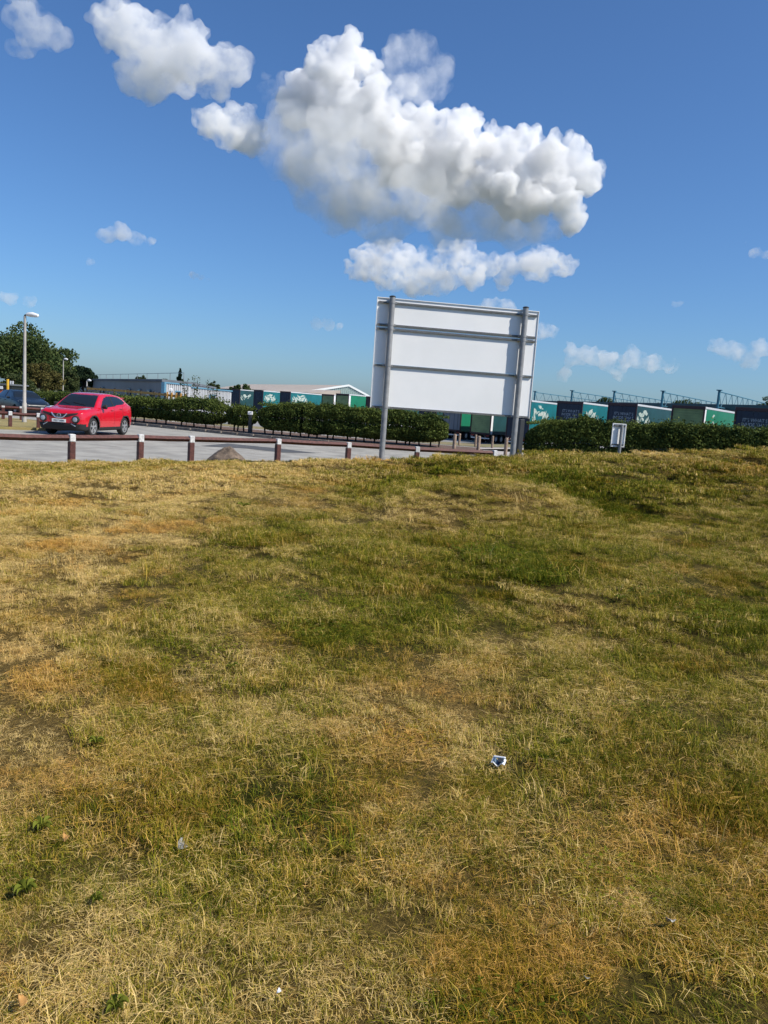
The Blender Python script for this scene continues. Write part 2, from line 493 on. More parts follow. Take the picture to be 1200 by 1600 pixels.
# dry grass island on the far left
isl = [(-40, 27.5), (-14.6, 28.4), (-13.0, 29.6), (-12.9, 31.5), (-14.2, 34.5), (-17, 36.0), (-40, 37)]
isl_mat = mat('island_turf', (0.30, 0.23, 0.09), 0.95, scale=0.9, col2=(0.21, 0.18, 0.065), bump=0.9, bscale=30)
V = [(x, y, 0) for x, y in isl] + [(x, y, .10) for x, y in isl]
n = len(isl)
tag(mesh_np('lawn_island', V, [tuple(range(n, 2 * n))] + [(i, (i + 1) % n, (i + 1) % n + n, i + n) for i in range(n)], isl_mat), kind='structure')
# ------------------------------------------------------------------ timber knee rails
def knee_post(x, y, z0, h, ang, w=.125, par=None, band=.17):
    zc = z0 - .25; band = band * random.uniform(.8, 1.15); ang = ang + random.uniform(-.12, .12); h = h + random.uniform(-.012, .012)
    b = MB().box((x, y, (zc + z0 + h - band) / 2), (w, w, z0 + h - band - zc), ang, .008).build('post', M['brown_wood'], par)
    MB().box((x, y, z0 + h - band / 2 + .0015), (w + .006, w + .006, band), ang, .012).build('white_band', M['white_band'], b)
    return b

def knee_rail(pts, zt, label, h=.62, post_pts=None, band=.17, w=.125):
    t = empty('knee_rail_fence', (pts[0][0], pts[0][1], 0))
    tag(t, label, 'fence', 'low timber rail fences')
    par = t
    inv = Matrix.Translation((-pts[0][0], -pts[0][1], 0))
    kids = []
    for i, (x, y) in enumerate(post_pts or pts):
        j = min(i, len(pts) - 2)
        an = math.atan2(pts[j + 1][1] - pts[j][1], pts[j + 1][0] - pts[j][0])
        kids.append(knee_post(x, y, zt[i] - h, h, an, w, par, band))
    for i in range(len(pts) - 1):
        a = Vector((pts[i][0], pts[i][1], zt[i] - .075)); b = Vector((pts[i + 1][0], pts[i + 1][1], zt[i + 1] - .075))
        d = (b - a).normalized(); a = a + d * .074; b = b - d * .074
        mid = (a + b) / 2 + Vector((0, 0, random.uniform(-.02, .005)))
        m = MB(); s = Vector((-d.y, d.x, 0))
        # square rail laid on edge (diamond section), a little sagged
        n = 4; rr = .064
        for p0, p1 in ((a, mid), (mid, b)):
            m.tube([p0, p1], rr, 4, cap=True)
        m.build('rail', M['brown_wood'], par)
    for o in t.children:
        o.matrix_parent_inverse = inv
    return t

zt = [.75, .745, .775, .765, .79, .765, .72, .72]
knee_rail(FENCE, zt, 'dark red brown timber knee rail along the edge of the grass bank')
LR = [at(-45, 643, 28.6), at(16, 643, 28.9), at(60, 645, 29.4)]
knee_rail([(p.x, p.y) for p in LR], [.66, .66, .66], 'short knee rail on the dry grass island beside the red car', h=.52, band=.15)
LR2 = [at(-50, 634, 34.2), at(5, 635, 34.4), at(33, 637, 34.6), at(66, 639, 35)]
knee_rail([(p.x, p.y) for p in LR2], [.70, .70, .70, .70], 'dark knee rail in front of the navy car', h=.58, band=.10)

# ------------------------------------------------------------------ boulder
def boulder():
    rg = np.random.default_rng(12)
    pts = [(-.62, -.1, -.1), (-.60, .25, -.1), (.62, .0, -.1), (.55, .32, -.1), (-.15, -.42, -.1), (.30, -.40, -.1), (0, .42, -.1),
           (-.50, -.05, .12), (.52, .05, .14), (-.10, -.06, .50), (.06, .02, .52), (.16, -.10, .43), (-.22, .12, .40), (.33, -.16, .26), (-.33, -.22, .20), (-.05, -.36, .17), (.22, -.36, .12), (.38, .18, .30)]
    bm = bmesh.new()
    for q in pts: bm.verts.new([c + rg.normal() * .012 for c in q])
    bmesh.ops.convex_hull(bm, input=bm.verts[:])
    bmesh.ops.triangulate(bm, faces=bm.faces[:])
    bmesh.ops.subdivide_edges(bm, edges=bm.edges[:], cuts=5, use_grid_fill=True)
    bm.verts.ensure_lookup_table(); bmesh.ops.triangulate(bm, faces=bm.faces[:]); bm.verts.index_update()
    V = np.array([v.co[:] for v in bm.verts]); F = np.array([[v.index for v in f.verts] for f in bm.faces]); bm.free()
    V = V * (1 + (fbm(V * 5, 4, 5, .6) - .5)[:, None] * .22)
    m = mat('boulder_stone', (.06, .045, .034), .9, scale=5, col2=(.20, .15, .11), bump=1.0, bscale=22)
    o = mesh_np('boulder', V, F, m)
    p = at(354, 700, 20.0)
    o.location = (p.x, 20.0, -.02); o.rotation_euler = (0, 0, .25)
    tag(o, 'brown grey wedge shaped boulder behind the knee rail', 'boulder')
boulder()

# ------------------------------------------------------------------ signboard, seen from behind
def signboard():
    A0 = at(578.5, 634, 11.2); A1 = at(591, 462.5, 11.2); B0 = at(825, 656.5, 11.55); B1 = at(842, 490, 11.55)
    L = Vector(((A0.x + A1.x) / 2, 11.2, 0)); Rr = Vector(((B0.x + B1.x) / 2, 11.55, 0))
    zb = (A0.z + B0.z) / 2; zt = (A1.z + B1.z) / 2
    W = (Rr - L).length; H = zt - zb
    ang = math.atan2(Rr.y - L.y, Rr.x - L.x)
    t = empty('signboard', (L.x, L.y, float(lawn_z(L.x, L.y))), ang)
    tag(t, 'large white signboard on two grey steel posts, seen from its blank back', 'signboard')
    z0 = zb - t.location.z; z1 = zt - t.location.z
    # local frame: x along the board, -y towards the road side camera
    cuts = [0, .405, .742, 1.0]
    for a, b in zip(cuts[:-1], cuts[1:]):
        g = .004
        MB().box((W / 2, 0, z0 + H * (a + b) / 2), (W, .006, H * (b - a) - g)).build('panel', M['board'], t)
    for x in (-.004, W + .004):
        MB().box((x, -.004, (z0 + z1) / 2), (.008, .024, H)).build('edge_trim', M['board'], t)
    MB().box((W / 2, -.004, z1 + .005), (W + .016, .024, .01)).build('edge_trim', M['board'], t)
    for f in (.012, .395, .725, .762, .962):
        z = z0 + H * f
        m = MB()
        m.box((W / 2, -.0135, z + .0105), (W * .985, .021, .004))
        m.box((W / 2, -.0135, z - .0105), (W * .985, .021, .004))
        m.box((W / 2, -.0255, z), (W * .985, .003, .0255))
        m.build('rail', M['alu'], t)
    for f, top in ((.085, .012), (.908, .03)):
        x = W * f
        wp = t.location + Vector((math.cos(ang) * x, math.sin(ang) * x, 0))
        gz = float(lawn_z(wp.x, wp.y)) - t.location.z - .3
        r = .0415
        p = MB().tube([(x, -.0695, gz), (x, -.0695, z1 + top)], r, 16).build('post', M['galv'], t, True)
        MB().tube([(x, -.0695, z1 + top), (x, -.0695, z1 + top + .012), (x, -.0695, z1 + top + .022)], [r + .004, r + .004, r * .6], 16).build('cap', M['dark_metal'], p, True)
        for g in (.012, .395, .725, .762, .962):
            z = z0 + H * g
            c = MB().tube([(x, -.0695, z - .014), (x, -.0695, z + .014)], r + .004, 16)
            c.box((x - .058, -.042, z), (.03, .03, .028)).box((x + .058, -.042, z), (.03, .03, .028))
            c.build('clamp', M['galv'], p)
signboard()

def small_sign():
    Y = 13.2
    p = at(966, 680, Y); s = Y / 1200
    base = at(972, 706, Y)
    t = empty('small_sign', (p.x, Y, 0), R(8)); t.location.z = p.z
    tag(t, 'small white sign on a short grey post before the clipped hedge', 'sign')
    MB().box((0, 0, 0), (21 * s, .004, 35 * s)).build('panel', M['board'], t)
    m = MB()
    for x in (-10.5 * s, 10.5 * s): m.box((x, -.008, 0), (.012, .02, 35 * s))
    for z in (-17.5 * s, 17.5 * s): m.box((0, -.008, z), (21 * s + .012, .02, .012))
    m.build('frame', M['board'], t)
    for z in (-14.5 * s, 14.5 * s): MB().box((0, -.014, z), (19.5 * s, .018, .022)).build('rail', M['alu'], t)
    MB().tube([(2.5 * s, -.05, -.9), (2.5 * s, -.05, 17 * s)], .026, 12).build('post', M['galv'], t, True)
    for x in (-9 * s, 8 * s):
        for z in (-14.5 * s, 14.5 * s): MB().tube([(x, -.02, z), (x, -.03, z)], .008, 8).build('bolt', M['dark_metal'], t)
small_sign()

# ------------------------------------------------------------------ street lamps
def street_lamp(px_base, px_top, ytop, Y, label, rad=.085, head=.55, far=False):
    b = at(px_base, 640, Y); tp = at(px_top, ytop, Y)
    z0 = -.2 if not far else -1.3
    t = empty('street_lamp', (b.x, Y, z0)); tag(t, label, 'street lamp', 'street lamps')
    h = tp.z - z0
    MB().tube([(0, 0, 0), (0, 0, 1.1), (0, 0, 1.14), (0, 0, h)], [rad * 1.15, rad * 1.1, rad * .85, rad * .62], 12).build('column', M['grey_post'], t, True)
    MB().box((0, -rad * 1.12, .75), (.1, .02, .45), 0, .005).build('access_door', M['grey_post'], t)
    MB().tube([(0, 0, h - .03), (.0, 0, h + .03), (.06, 0, h + .06), (.16, 0, h + .06)], .04, 8).build('bracket', M['dark_metal'], t, True)
    m = MB()
    m.tube([(.06, 0, h + .06), (.14, 0, h + .075), (head * .6, 0, h + .085), (head, 0, h + .05), (head + .04, 0, h + .035)], [.05, .085, .10, .07, .02], 10)
    hd = m.build('lantern', M['lamp_white'], t, True)
    MB().box((head * .62, 0, h + .0), (head * .5, .11, .04), 0, .01).build('lens', M['lamp_white'], hd)
    return t
street_lamp(38, 41, 494, 33.0, 'tall grey street lamp standing in front of the navy car')
street_lamp(98, 99, 562, 75.0, 'thin pale street lamp before the dark trees', .07, .4, True)
street_lamp(135, 135, 595, 70.0, 'short lamp showing above the roof of the red car', .09, .35, True)

# ------------------------------------------------------------------ timber bollards and small posts beyond the fence
def bollard(px, y0, y1, Y, label, w=.16, m='timber'):
    p = at(px, y1, Y); top = at(px, y0, Y)
    h = top.z - .06
    o = MB().tube([(0, 0, 0), (0, 0, h - .05), (0, 0, h - .015), (0, 0, h)], [w / 2, w / 2, w / 2 * .86, w / 2 * .5], 10).build('bollard', M[m], None, True)
    o.location = (p.x, Y, .06)
    tag(o, label, 'bollard', 'timber bollards by the yard')
for i, (px, y0, Y) in enumerate([(709, 678, 34.0), (747, 681, 34.2), (790, 684, 34.0)]):
    bollard(px, y0, 704, Y, ['round timber bollard against the end of the hedge', 'round timber bollard in the middle of the front row', 'round timber bollard next to the signboard post'][i])
for i, (px, y0, Y) in enumerate([(717, 677, 40.4), (742.5, 679, 40.2), (769, 681, 40.0)]):
    bollard(px, y0, 697, Y, ['slim timber post of the back row near the hedge', 'slim timber post of the back row in the middle', 'slim timber post of the back row by the dark trailer'][i], .12)
def gate_post():
    p = at(811, 700, 30.0)
    t = at(813, 655, 30.0)
    o = MB().box((0, 0, t.z / 2), (.2, .2, t.z), .3, .02).build('gate_post', M['dark_metal']); o.location = (p.x, 30.0, 0)
    tag(o, 'dark square gate post at the end of the clipped hedge', 'post')
gate_post()
def marker_post():
    p = at(391, 650, 37.5); t = empty('marker_post', (p.x, 37.5, .1)); tag(t, 'dark marker post with white top in front of the hedge gap', 'post')
    MB().box((0, 0, .45), (.16, .12, .9), 0, .02).build('shaft', M['dark_metal'], t)
    MB().box((0, -.01, .97), (.24, .12, .17), 0, .02).build('reflector', M['white'], t)
marker_post()

# ------------------------------------------------------------------ cars
def catmull(P, t):
    """P (n, ...) control values, t in 0..n-1"""
    n = len(P); i = np.clip(np.floor(t).astype(int), 0, n - 2); f = (t - i)
    sh = (len(t),) + (1,) * (P.ndim - 1)
    f = f.reshape(sh)
    p0 = P[np.clip(i - 1, 0, n - 1)]; p1 = P[i]; p2 = P[i + 1]; p3 = P[np.clip(i + 2, 0, n - 1)]
    return .5 * (2 * p1 + (p2 - p0) * f + (2 * p0 - 5 * p1 + 4 * p2 - p3) * f * f + (3 * p1 - p0 - 3 * p2 + p3) * f ** 3)

def in_poly(x, z, poly):
    r = np.zeros(x.shape, bool)
    n = len(poly)
    for i in range(n):
        x1, z1 = poly[i]; x2, z2 = poly[(i + 1) % n]
        c = ((z1 > z) != (z2 > z)) & (x < (x2 - x1) * (z - z1) / (z2 - z1 + 1e-12) + x1)
        r ^= c
    return r

def wheel(par, lx, y, r, side, rim_m, name='wheel'):
    """tyre with rim; axle along local y"""
    w = .215
    prof = [(r - .10, -w / 2), (r - .03, -w / 2), (r - .006, -w / 2 + .02), (r, -w / 2 + .06), (r, w / 2 - .06), (r - .006, w / 2 - .02), (r - .03, w / 2), (r - .10, w / 2)]
    n = 28; V = []; F = []
    for k in range(n):
        a = 2 * math.pi * k / n
        V += [(lx + q * math.cos(a), y + s, r + q * math.sin(a)) for q, s in prof]
    m = len(prof)
    for k in range(n):
        for j in range(m):
            F.append((k * m + j, k * m + (j + 1) % m, ((k + 1) % n) * m + (j + 1) % m, ((k + 1) % n) * m + j))
    wh = mesh_np(name, V, F, M['rubber'], par, True)
    o = side
    rb = MB()
    ri = r - .10
    yy = y + o * (w / 2 - .03)
    ring = []
    for k in range(n):
        a = 2 * math.pi * k / n
        for q, s in ((ri + .008, yy + o * .028), (ri - .022, yy + o * .028), (ri - .03, yy - o * .08)):
            ring.append((lx + q * math.cos(a), s, r + q * math.sin(a)))
    rb.add(ring, [(k * 3 + j, k * 3 + j + 1, ((k + 1) % n) * 3 + j + 1, ((k + 1) % n) * 3 + j) for k in range(n) for j in (0, 1)])
    for k in range(5):
        for da in (-.17, .17):
            a = 2 * math.pi * k / 5 + .3
            c0 = Vector((lx + .05 * math.cos(a), yy + o * .012, r + .05 * math.sin(a)))
            c1 = Vector((lx + (ri - .01) * math.cos(a + da), yy + o * .02, r + (ri - .01) * math.sin(a + da)))
            rb.bar(c0, c1, .035, .02, up=(0, o, 0))
    rb.tube([(lx, yy - .0, r), (lx, yy + o * .025, r)], .062, 12)
    rb.build('rim', rim_m, wh)
    db = MB().tube([(lx, yy - o * .085, r), (lx, yy - o * .078, r)], ri - .02, 20).build('brake_disc', M['dark_metal'], wh)
    return wh

def car(name, st, secs, wheels, side_glass, seams, paint, label, loc, rz, ws, rs, hood_end, clad=True, group='parked cars', pillar=None):
    """loft the half section along the length (local x: 0 = nose), mirror it, and cut panels out of the one surface"""
    t = empty(name, loc, rz); tag(t, label, 'car', group)
    st = np.array(st, float)                       # x zbot w zbelt wtop ztop
    P = []
    for x, zb, w, zl, wt, ztp in st:
        gh = ztp - zl
        P.append([(x, 0, zb), (x, .62 * w, zb), (x, .90 * w, zb + .02), (x, .975 * w, zb + .13), (x, w, zb + .45 * (zl - zb)), (x, .995 * w, zb + .72 * (zl - zb)),
                  (x, .965 * w, zl - .03), (x, .93 * w, zl + .01), (x, wt + .50 * (.93 * w - wt), zl + .47 * gh), (x, wt + .05 * (.93 * w - wt), zl + .88 * gh), (x, wt * .86, zl + .965 * gh), (x, wt * .45, ztp - .004), (x, 0, ztp)])
    P = np.array(P)
    tx = []
    for i in range(len(st) - 1):
        k = max(3, int((st[i + 1, 0] - st[i, 0]) / .03)); tx += list(i + np.arange(k) / k)
    tx.append(len(st) - 1)
    xs_ = np.interp(tx, np.arange(len(st)), st[:, 0])
    extra = []
    for s in seams:
        extra += [np.interp(v, xs_, tx) for v in (s - .009, s + .009)]
    tx = np.array(sorted(list(tx) + extra))
    G = catmull(P, tx)
    ty = np.linspace(0, P.shape[1] - 1, 75)
    G = np.stack([catmull(g, ty) for g in G])       # (nx, ny, 3)
    G[:, 0, 1] = 0; G[:, -1, 1] = 0; G[..., 1] = np.maximum(G[..., 1], 0)
    nx, ny = G.shape[:2]
    FULL = np.concatenate([G, (G * np.array([1, -1, 1]))[:, ::-1][:, 1:]], 1)   # around
    na = FULL.shape[1]
    V = FULL.reshape(-1, 3)
    i, j = np.meshgrid(np.arange(nx - 1), np.arange(na - 1), indexing='ij')
    a = (i * na + j).ravel()
    F = np.stack([a, a + na, a + na + 1, a + 1], 1)
    C = V[F].mean(1)
    E1 = V[F[:, 1]] - V[F[:, 0]]; E2 = V[F[:, 3]] - V[F[:, 0]]
    N = np.cross(E2, E1); N /= (np.linalg.norm(N, axis=1)[:, None] + 1e-9)
    flip = (N * (C - np.array([C[:, 0].mean(), 0, .7]))).sum(1)
    if np.median(flip) < 0: N = -N; 
    else: F = F[:, ::-1]
    if np.cross(V[F[:, 1]] - V[F[:, 0]], V[F[:, 3]] - V[F[:, 0]])[np.argmax(C[:, 2])][2] < 0: F = F[:, ::-1]
    x, y, z = C.T
    ay = np.abs(y)
    arch = np.zeros(len(C), bool); lip = np.zeros(len(C), bool)
    for wx, wr in wheels:
        d = np.hypot(x - wx, z - wr)
        arch |= (d < wr + .055) & (ay > .55)
        lip |= (d >= wr + .055) & (d < wr + .115) & (ay > .6) & (z < wr * 2.3)
    sideg = in_poly(x, z, side_glass) & (ay > .42) & (np.abs(N[:, 1]) > .45)
    pil = np.zeros(len(C), bool)
    if pillar is not None: pil = sideg & (np.abs(x - pillar) < .035)
    wsg = (x > ws[0]) & (x < ws[1]) & (z > ws[2]) & (z < ws[3]) & (ay < ws[4] + (ws[5] - ws[4]) * (x - ws[0]) / (ws[1] - ws[0])) & ~sideg
    rsg = (x > rs[0]) & (x < rs[1]) & (z > rs[2]) & (z < rs[3]) & (ay < rs[4]) & ~sideg
    belt_low = z < .34
    cl = (lip | (belt_low & (ay > .3)) | ((x < .5) & (z < .455 - .1 * (x > .3)))) if clad else (z < .25)
    seam = np.zeros(len(C), bool)
    for s in seams: seam |= (np.abs(x - s) < .0092) & (ay > .5) & (z > .38) & (z < np.interp(s, st[:, 0], st[:, 3]))
    sel = {}
    rest = ~arch
    for nm, mk in (('window', sideg & ~pil), ('windscreen', wsg), ('rear_window', rsg), ('cladding', cl | pil), ('seam', seam)):
        sel[nm] = mk & rest; rest &= ~mk
    doors = []
    ss = sorted(seams)
    for s0, s1 in zip(ss[:-1], ss[1:]):
        for sg in (1, -1):
            mk = rest & (x > s0) & (x < s1) & (y * sg > .5) & (z > .38) & (z < np.interp(x, st[:, 0], st[:, 3]) + .0)
            doors.append((mk, sg, s0, s1)); rest = rest & ~mk
    hood = rest & (x < hood_end) & (x > .30) & (N[:, 2] > .7) & (ay < .66) & (z > .6); rest = rest & ~hood
    def piece(nm, mk, m, off=0.0, par=t):
        f = F[mk]
        if len(f) == 0: return None
        u, inv = np.unique(f, return_inverse=True)
        vv = V[u] + 0
        if off:
            cc = vv - np.array([0, 0, .7]); cc[:, 0] = 0
            vv = vv + cc / (np.linalg.norm(cc, axis=1)[:, None] + 1e-9) * off
        return mesh_np(nm, vv, inv.reshape(f.shape), m, par, True)
    body = piece('body', rest, paint)
    # end caps
    for ix in (0, nx - 1):
        ring = FULL[ix]; c = ring.mean(0)
        MBv = [tuple(c)] + [tuple(p) for p in ring]
        mesh_np('bumper', MBv, [(0, k + 1, k + 2) for k in range(len(ring) - 1)], paint, t)
    piece('bonnet', hood, paint)
    piece('windscreen', sel['windscreen'], M['glass_dark'])
    piece('rear_window', sel['rear_window'], M['glass_dark'])
    for sg in (1, -1):
        for rng_ in ((-9, pillar or 9), (pillar or 9, 9)):
            mk = sel['window'] & (y * sg > 0) & (x > rng_[0]) & (x <= rng_[1])
            piece('window', mk, M['glass_dark'])
    piece('lower_cladding', sel['cladding'], M['rubber'], .004)
    for s in seams:
        for sg in (1, -1): piece('door_seam', sel['seam'] & (np.abs(x - s) < .02) & (y * sg > 0), M['rubber'], -.004)
    for mk, sg, s0, s1 in doors:
        d = piece('door', mk, paint)
        if d and s1 - s0 > .6:
            hy = np.interp(s1 - .22, st[:, 0], st[:, 2]); hz = np.interp(s1, st[:, 0], st[:, 3]) - .10
            MB().box((s1 - .17, sg * (hy * .995 + .0), hz), (.19, .05, .03), 0, .012).build('handle', paint, d)
    # dark inner wells and floor
    inn = MB()
    wmin = min(s[2] for s in st[3:-3])
    inn.box((st[-1, 0] / 2, 0, .45), (st[-1, 0] - .5, 1.0, .35))
    for wx, wr in wheels:
        inn.box((wx, 0, .62), (2 * wr + .16, 1.44, .28))
    inn.build('underbody', M['rubber'], t)
    for wx, wr in wheels:
        for sg in (1, -1):
            wheel(t, wx, sg * (wmin - .125), wr, sg, M['rim'])
    bvh = BVHTree.FromPolygons([Vector(v) for v in V], [tuple(f) for f in F])
    return t, bvh

M['rim'] = mat('alloy_rim', (.55, .56, .58), .3, .7)
M['chrome'] = mat('chrome', (.78, .79, .80), .15, .9)
M['lampglass'] = mat('lamp_glass', (.42, .46, .50), .10, .4, spec=.8)
M['red_paint'] = mat('red_car_paint', (.54, .005, .018), .25, coat=.8, var=.02)
M['navy_paint'] = mat('navy_car_paint', (.008, .013, .020), .35, coat=.2, var=.02)
M['white_car'] = mat('white_car_paint', (.70, .71, .72), .35, coat=.5, var=.02)

JUKE = [(0.0, .42, .44, .72, .32, .78), (.04, .27, .68, .78, .52, .84), (.14, .21, .82, .84, .64, .91), (.40, .19, .875, .90, .72, .97), (.80, .19, .89, .94, .76, 1.01), (1.10, .19, .885, .965, .77, 1.05),
        (1.36, .19, .883, .985, .71, 1.24), (1.70, .19, .88, 1.005, .62, 1.46), (2.05, .19, .88, 1.035, .585, 1.55), (2.6, .19, .885, 1.075, .57, 1.57), (3.1, .19, .89, 1.115, .56, 1.54),
        (3.55, .20, .89, 1.14, .555, 1.47), (3.80, .23, .875, 1.13, .56, 1.37), (3.97, .28, .84, 1.07, .58, 1.21), (4.08, .34, .78, .96, .58, 1.05), (4.135, .42, .64, .82, .46, .90)]
SG = [(1.44, 1.03), (1.60, 1.15), (1.90, 1.37), (2.2, 1.46), (2.8, 1.475), (3.2, 1.44), (3.50, 1.36), (3.52, 1.25), (3.30, 1.19), (2.6, 1.12), (1.9, 1.055)]
def red_car():
    hd = R(84); p = at(138, 640, 29.3)
    t, bvh = car('compact_crossover_car', JUKE, None, [(.83, .335), (3.36, .335)], SG, [1.33, 2.42, 3.12], M['red_paint'],
                 'bright red compact crossover car parked beyond the rail fence', (p.x - 2.07 * math.cos(hd), 29.3 - 2.07 * math.sin(hd), 0), hd, (1.10, 1.85, 1.035, 1.485, .72, .52), (3.45, 3.95, 1.17, 1.42, .5), 1.12, pillar=2.48)
    def fx(y, z):
        h = bvh.ray_cast(Vector((-1, y, z)), Vector((1, 0, 0)))[0]
        return h.x if h else 0.0
    def skin(nm, rows, m, off=.006, par=t):
        """a strip of quads between polylines in (y, z), laid on the nose"""
        V = []; F = []
        n = 15
        for r in rows:
            r = np.array(r, float)
            q = np.linspace(0, len(r) - 1, n)
            for k in range(n):
                yy = np.interp(q[k], np.arange(len(r)), r[:, 0]); zz = np.interp(q[k], np.arange(len(r)), r[:, 1])
                V.append((fx(yy, zz) - off, yy, zz))
        for a in range(len(rows) - 1):
            for k in range(n - 1):
                F.append((a * n + k, a * n + k + 1, (a + 1) * n + k + 1, (a + 1) * n + k))
        return mesh_np(nm, V, F, m, par)
    # dark upper grille band, lower intake
    skin('grille', [[(-.66, .84), (-.30, .79), (0, .785), (.30, .79), (.66, .84)], [(-.66, .80), (-.30, .73), (0, .72), (.30, .73), (.66, .80)], [(-.60, .765), (-.25, .66), (0, .64), (.25, .66), (.60, .765)]], M['rubber'])
    skin('lower_grille', [[(-.70, .44), (-.35, .465), (0, .47), (.35, .465), (.70, .44)], [(-.72, .36), (0, .37), (.72, .36)], [(-.66, .25), (0, .24), (.66, .25)]], M['rubber'], .012)
    for s in (1, -1):
        c = MB()
        pts = [(s * .29, .80), (s * .22, .72), (s * .14, .655), (0, .64)]
        c.tube([(fx(a, b) - .022, a, b) for a, b in pts], .022, 8)
        c.build('chrome_trim', M['chrome'], t, True)
        # round headlight in a dark ring
        yy, zz = s * .60, .60
        x0 = fx(yy, zz)
        lm = MB().tube([(x0 + .10, yy, zz), (x0 - .035, yy, zz), (x0 - .05, yy, zz)], [.135, .135, .118], 20).build('headlight', M['rubber'], t, True)
        MB().tube([(x0 - .04, yy, zz), (x0 - .058, yy, zz), (x0 - .070, yy, zz)], [.088, .084, .05], 18).build('lens', M['lampglass'], lm, True)
        # raised slit lamp on the wing
        sv = []
        for lx, ly, lz in ((.26, .52, 0), (.36, .74, 0), (.95, .80, 0), (.78, .64, 0)):
            h = bvh.ray_cast(Vector((lx, s * ly, 2)), Vector((0, 0, -1)))[0]
            sv.append(h + Vector((0, 0, .016)) if h else Vector((lx, s * ly, .98)))
        ce = sum(sv, Vector()) / 4 + Vector((0, 0, .035))
        mesh_np('side_light', [tuple(v) for v in sv] + [tuple(ce)], [(0, 1, 4), (1, 2, 4), (2, 3, 4), (3, 0, 4)], M['lampglass'], t)
        # fog lamp slash
        MB().tube([(fx(s * .50, .43) - .012, s * .44, .45), (fx(s * .60, .39) - .012, s * .60, .36)], .018, 6).build('fog_light_trim', M['lampglass'], t)
        # mirror
        mir = MB(); mir.tube([(1.52, s * .84, 1.05), (1.50, s * .93, 1.08), (1.50, s * 1.01, 1.09), (1.51, s * 1.04, 1.09)], [.04, .085, .085, .04], 10)
        mir.build('wing_mirror', M['rubber'], t, True)
    # round badge
    bx = fx(0, .72) - .028
    bd = MB()
    bd.tube([(bx + .02, 0, .72), (bx, 0, .72)], .072, 20); b = bd.build('badge', M['dark_metal'], t)
    rg_ = MB(); ring = [(bx - .005, .064 * math.cos(2 * math.pi * k / 20), .72 + .064 * math.sin(2 * math.pi * k / 20)) for k in range(21)]
    rg_.tube(ring, .009, 6); rg_.bar((bx - .008, -.095, .72), (bx - .008, .095, .72), .026, .008); rg_.build('emblem', M['chrome'], b)
    # number plate
    px_ = -.03
    pl = MB().box((px_, 0, .535), (.016, .52, .112), 0, .004).build('number_plate', M['plate'], t)
    text('plate_text', 'WJ17 HSN', .088, M['rubber'], (px_ - .0105, 0, .535), (R(90), 0, R(-90)), pl, .96)
    # rear spoiler and wipers
    MB().box((3.86, 0, 1.425), (.26, 1.04, .025), 0, .01).build('spoiler', M['red_paint'], t)
    for y0 in (-.35, .25):
        MB().tube([(1.18, y0, 1.12), (1.26, y0 + .5 if y0 < 0 else y0 + .3, 1.185)], .008, 5).build('wiper', M['rubber'], t)

M['plate'] = mat('plate_white', (.75, .76, .74), .4)
def text(name, s, size, m, loc, rot, par=None, xs=1.0, lead=None):
    cu = bpy.data.curves.new(name, 'FONT')
    cu.body = s; cu.size = size; cu.align_x = 'CENTER'; cu.align_y = 'CENTER'; cu.extrude = .002
    if lead: cu.space_line = lead
    cu.materials.append(m)
    tmp = bpy.data.objects.new(name, cu)
    COL.objects.link(tmp)
    me = bpy.data.meshes.new_from_object(tmp.evaluated_get(bpy.context.evaluated_depsgraph_get()))
    bpy.data.objects.remove(tmp, do_unlink=True)
    me.materials.clear(); me.materials.append(m)
    o = bpy.data.objects.new(name, me)
    o.location = loc; o.rotation_euler = rot; o.scale = (xs, 1, 1)
    return link(o, par)
red_car()

HATCH = [(0.0, .36, .50, .60, .40, .66), (.06, .24, .70, .68, .56, .74), (.25, .18, .82, .76, .64, .83), (.6, .17, .87, .84, .70, .92), (1.0, .17, .885, .90, .74, .99), (1.3, .17, .885, .93, .74, 1.06),
         (1.65, .17, .885, .95, .66, 1.27), (2.0, .17, .885, .96, .58, 1.41), (2.5, .17, .885, .97, .56, 1.45), (3.1, .17, .885, .98, .56, 1.44), (3.7, .18, .88, 1.0, .55, 1.37), (4.0, .20, .86, 1.0, .56, 1.22),
         (4.2, .26, .82, .95, .58, 1.03), (4.28, .36, .70, .85, .50, .92)]
SG2 = [(1.62, 1.0), (1.8, 1.12), (2.1, 1.32), (2.4, 1.38), (3.1, 1.37), (3.6, 1.28), (3.75, 1.12), (3.7, 1.05), (2.6, 1.02)]
def plain_car(paint, label, loc, rz):
    t, bvh = car('hatchback_car', HATCH, None, [(.86, .31), (3.46, .31)], SG2, [1.42, 2.55, 3.35], M[paint], label, loc, rz, (1.25, 2.0, 1.02, 1.38, .70, .50), (3.6, 4.2, 1.02, 1.33, .52), 1.25, clad=False, pillar=2.6)
    for s in (1, -1):
        sv = []
        for lx, ly in ((.12, .52), (.2, .70), (.62, .80), (.5, .62)):
            h = bvh.ray_cast(Vector((lx, s * ly, 2)), Vector((0, 0, -1)))[0]
            sv.append((h or Vector((lx, s * ly, .8))) + Vector((0, 0, .01)))
        mesh_np('headlight', [tuple(v) for v in sv], [(0, 1, 2, 3)], M['lampglass'], t)
        MB().tube([(1.62, s * .86, 1.0), (1.60, s * .95, 1.03), (1.61, s * 1.04, 1.03)], [.03, .075, .05], 8).build('wing_mirror', M[paint], t, True)
plain_car('navy_paint', 'dark navy hatchback parked behind the lamp post', (col_x(58, 42.5), 42.5, -.1), R(180 - 45))
plain_car('white_car', 'white car half hidden behind the hedge stems', (col_x(288, 47.5), 47.5, -.15), R(-6))
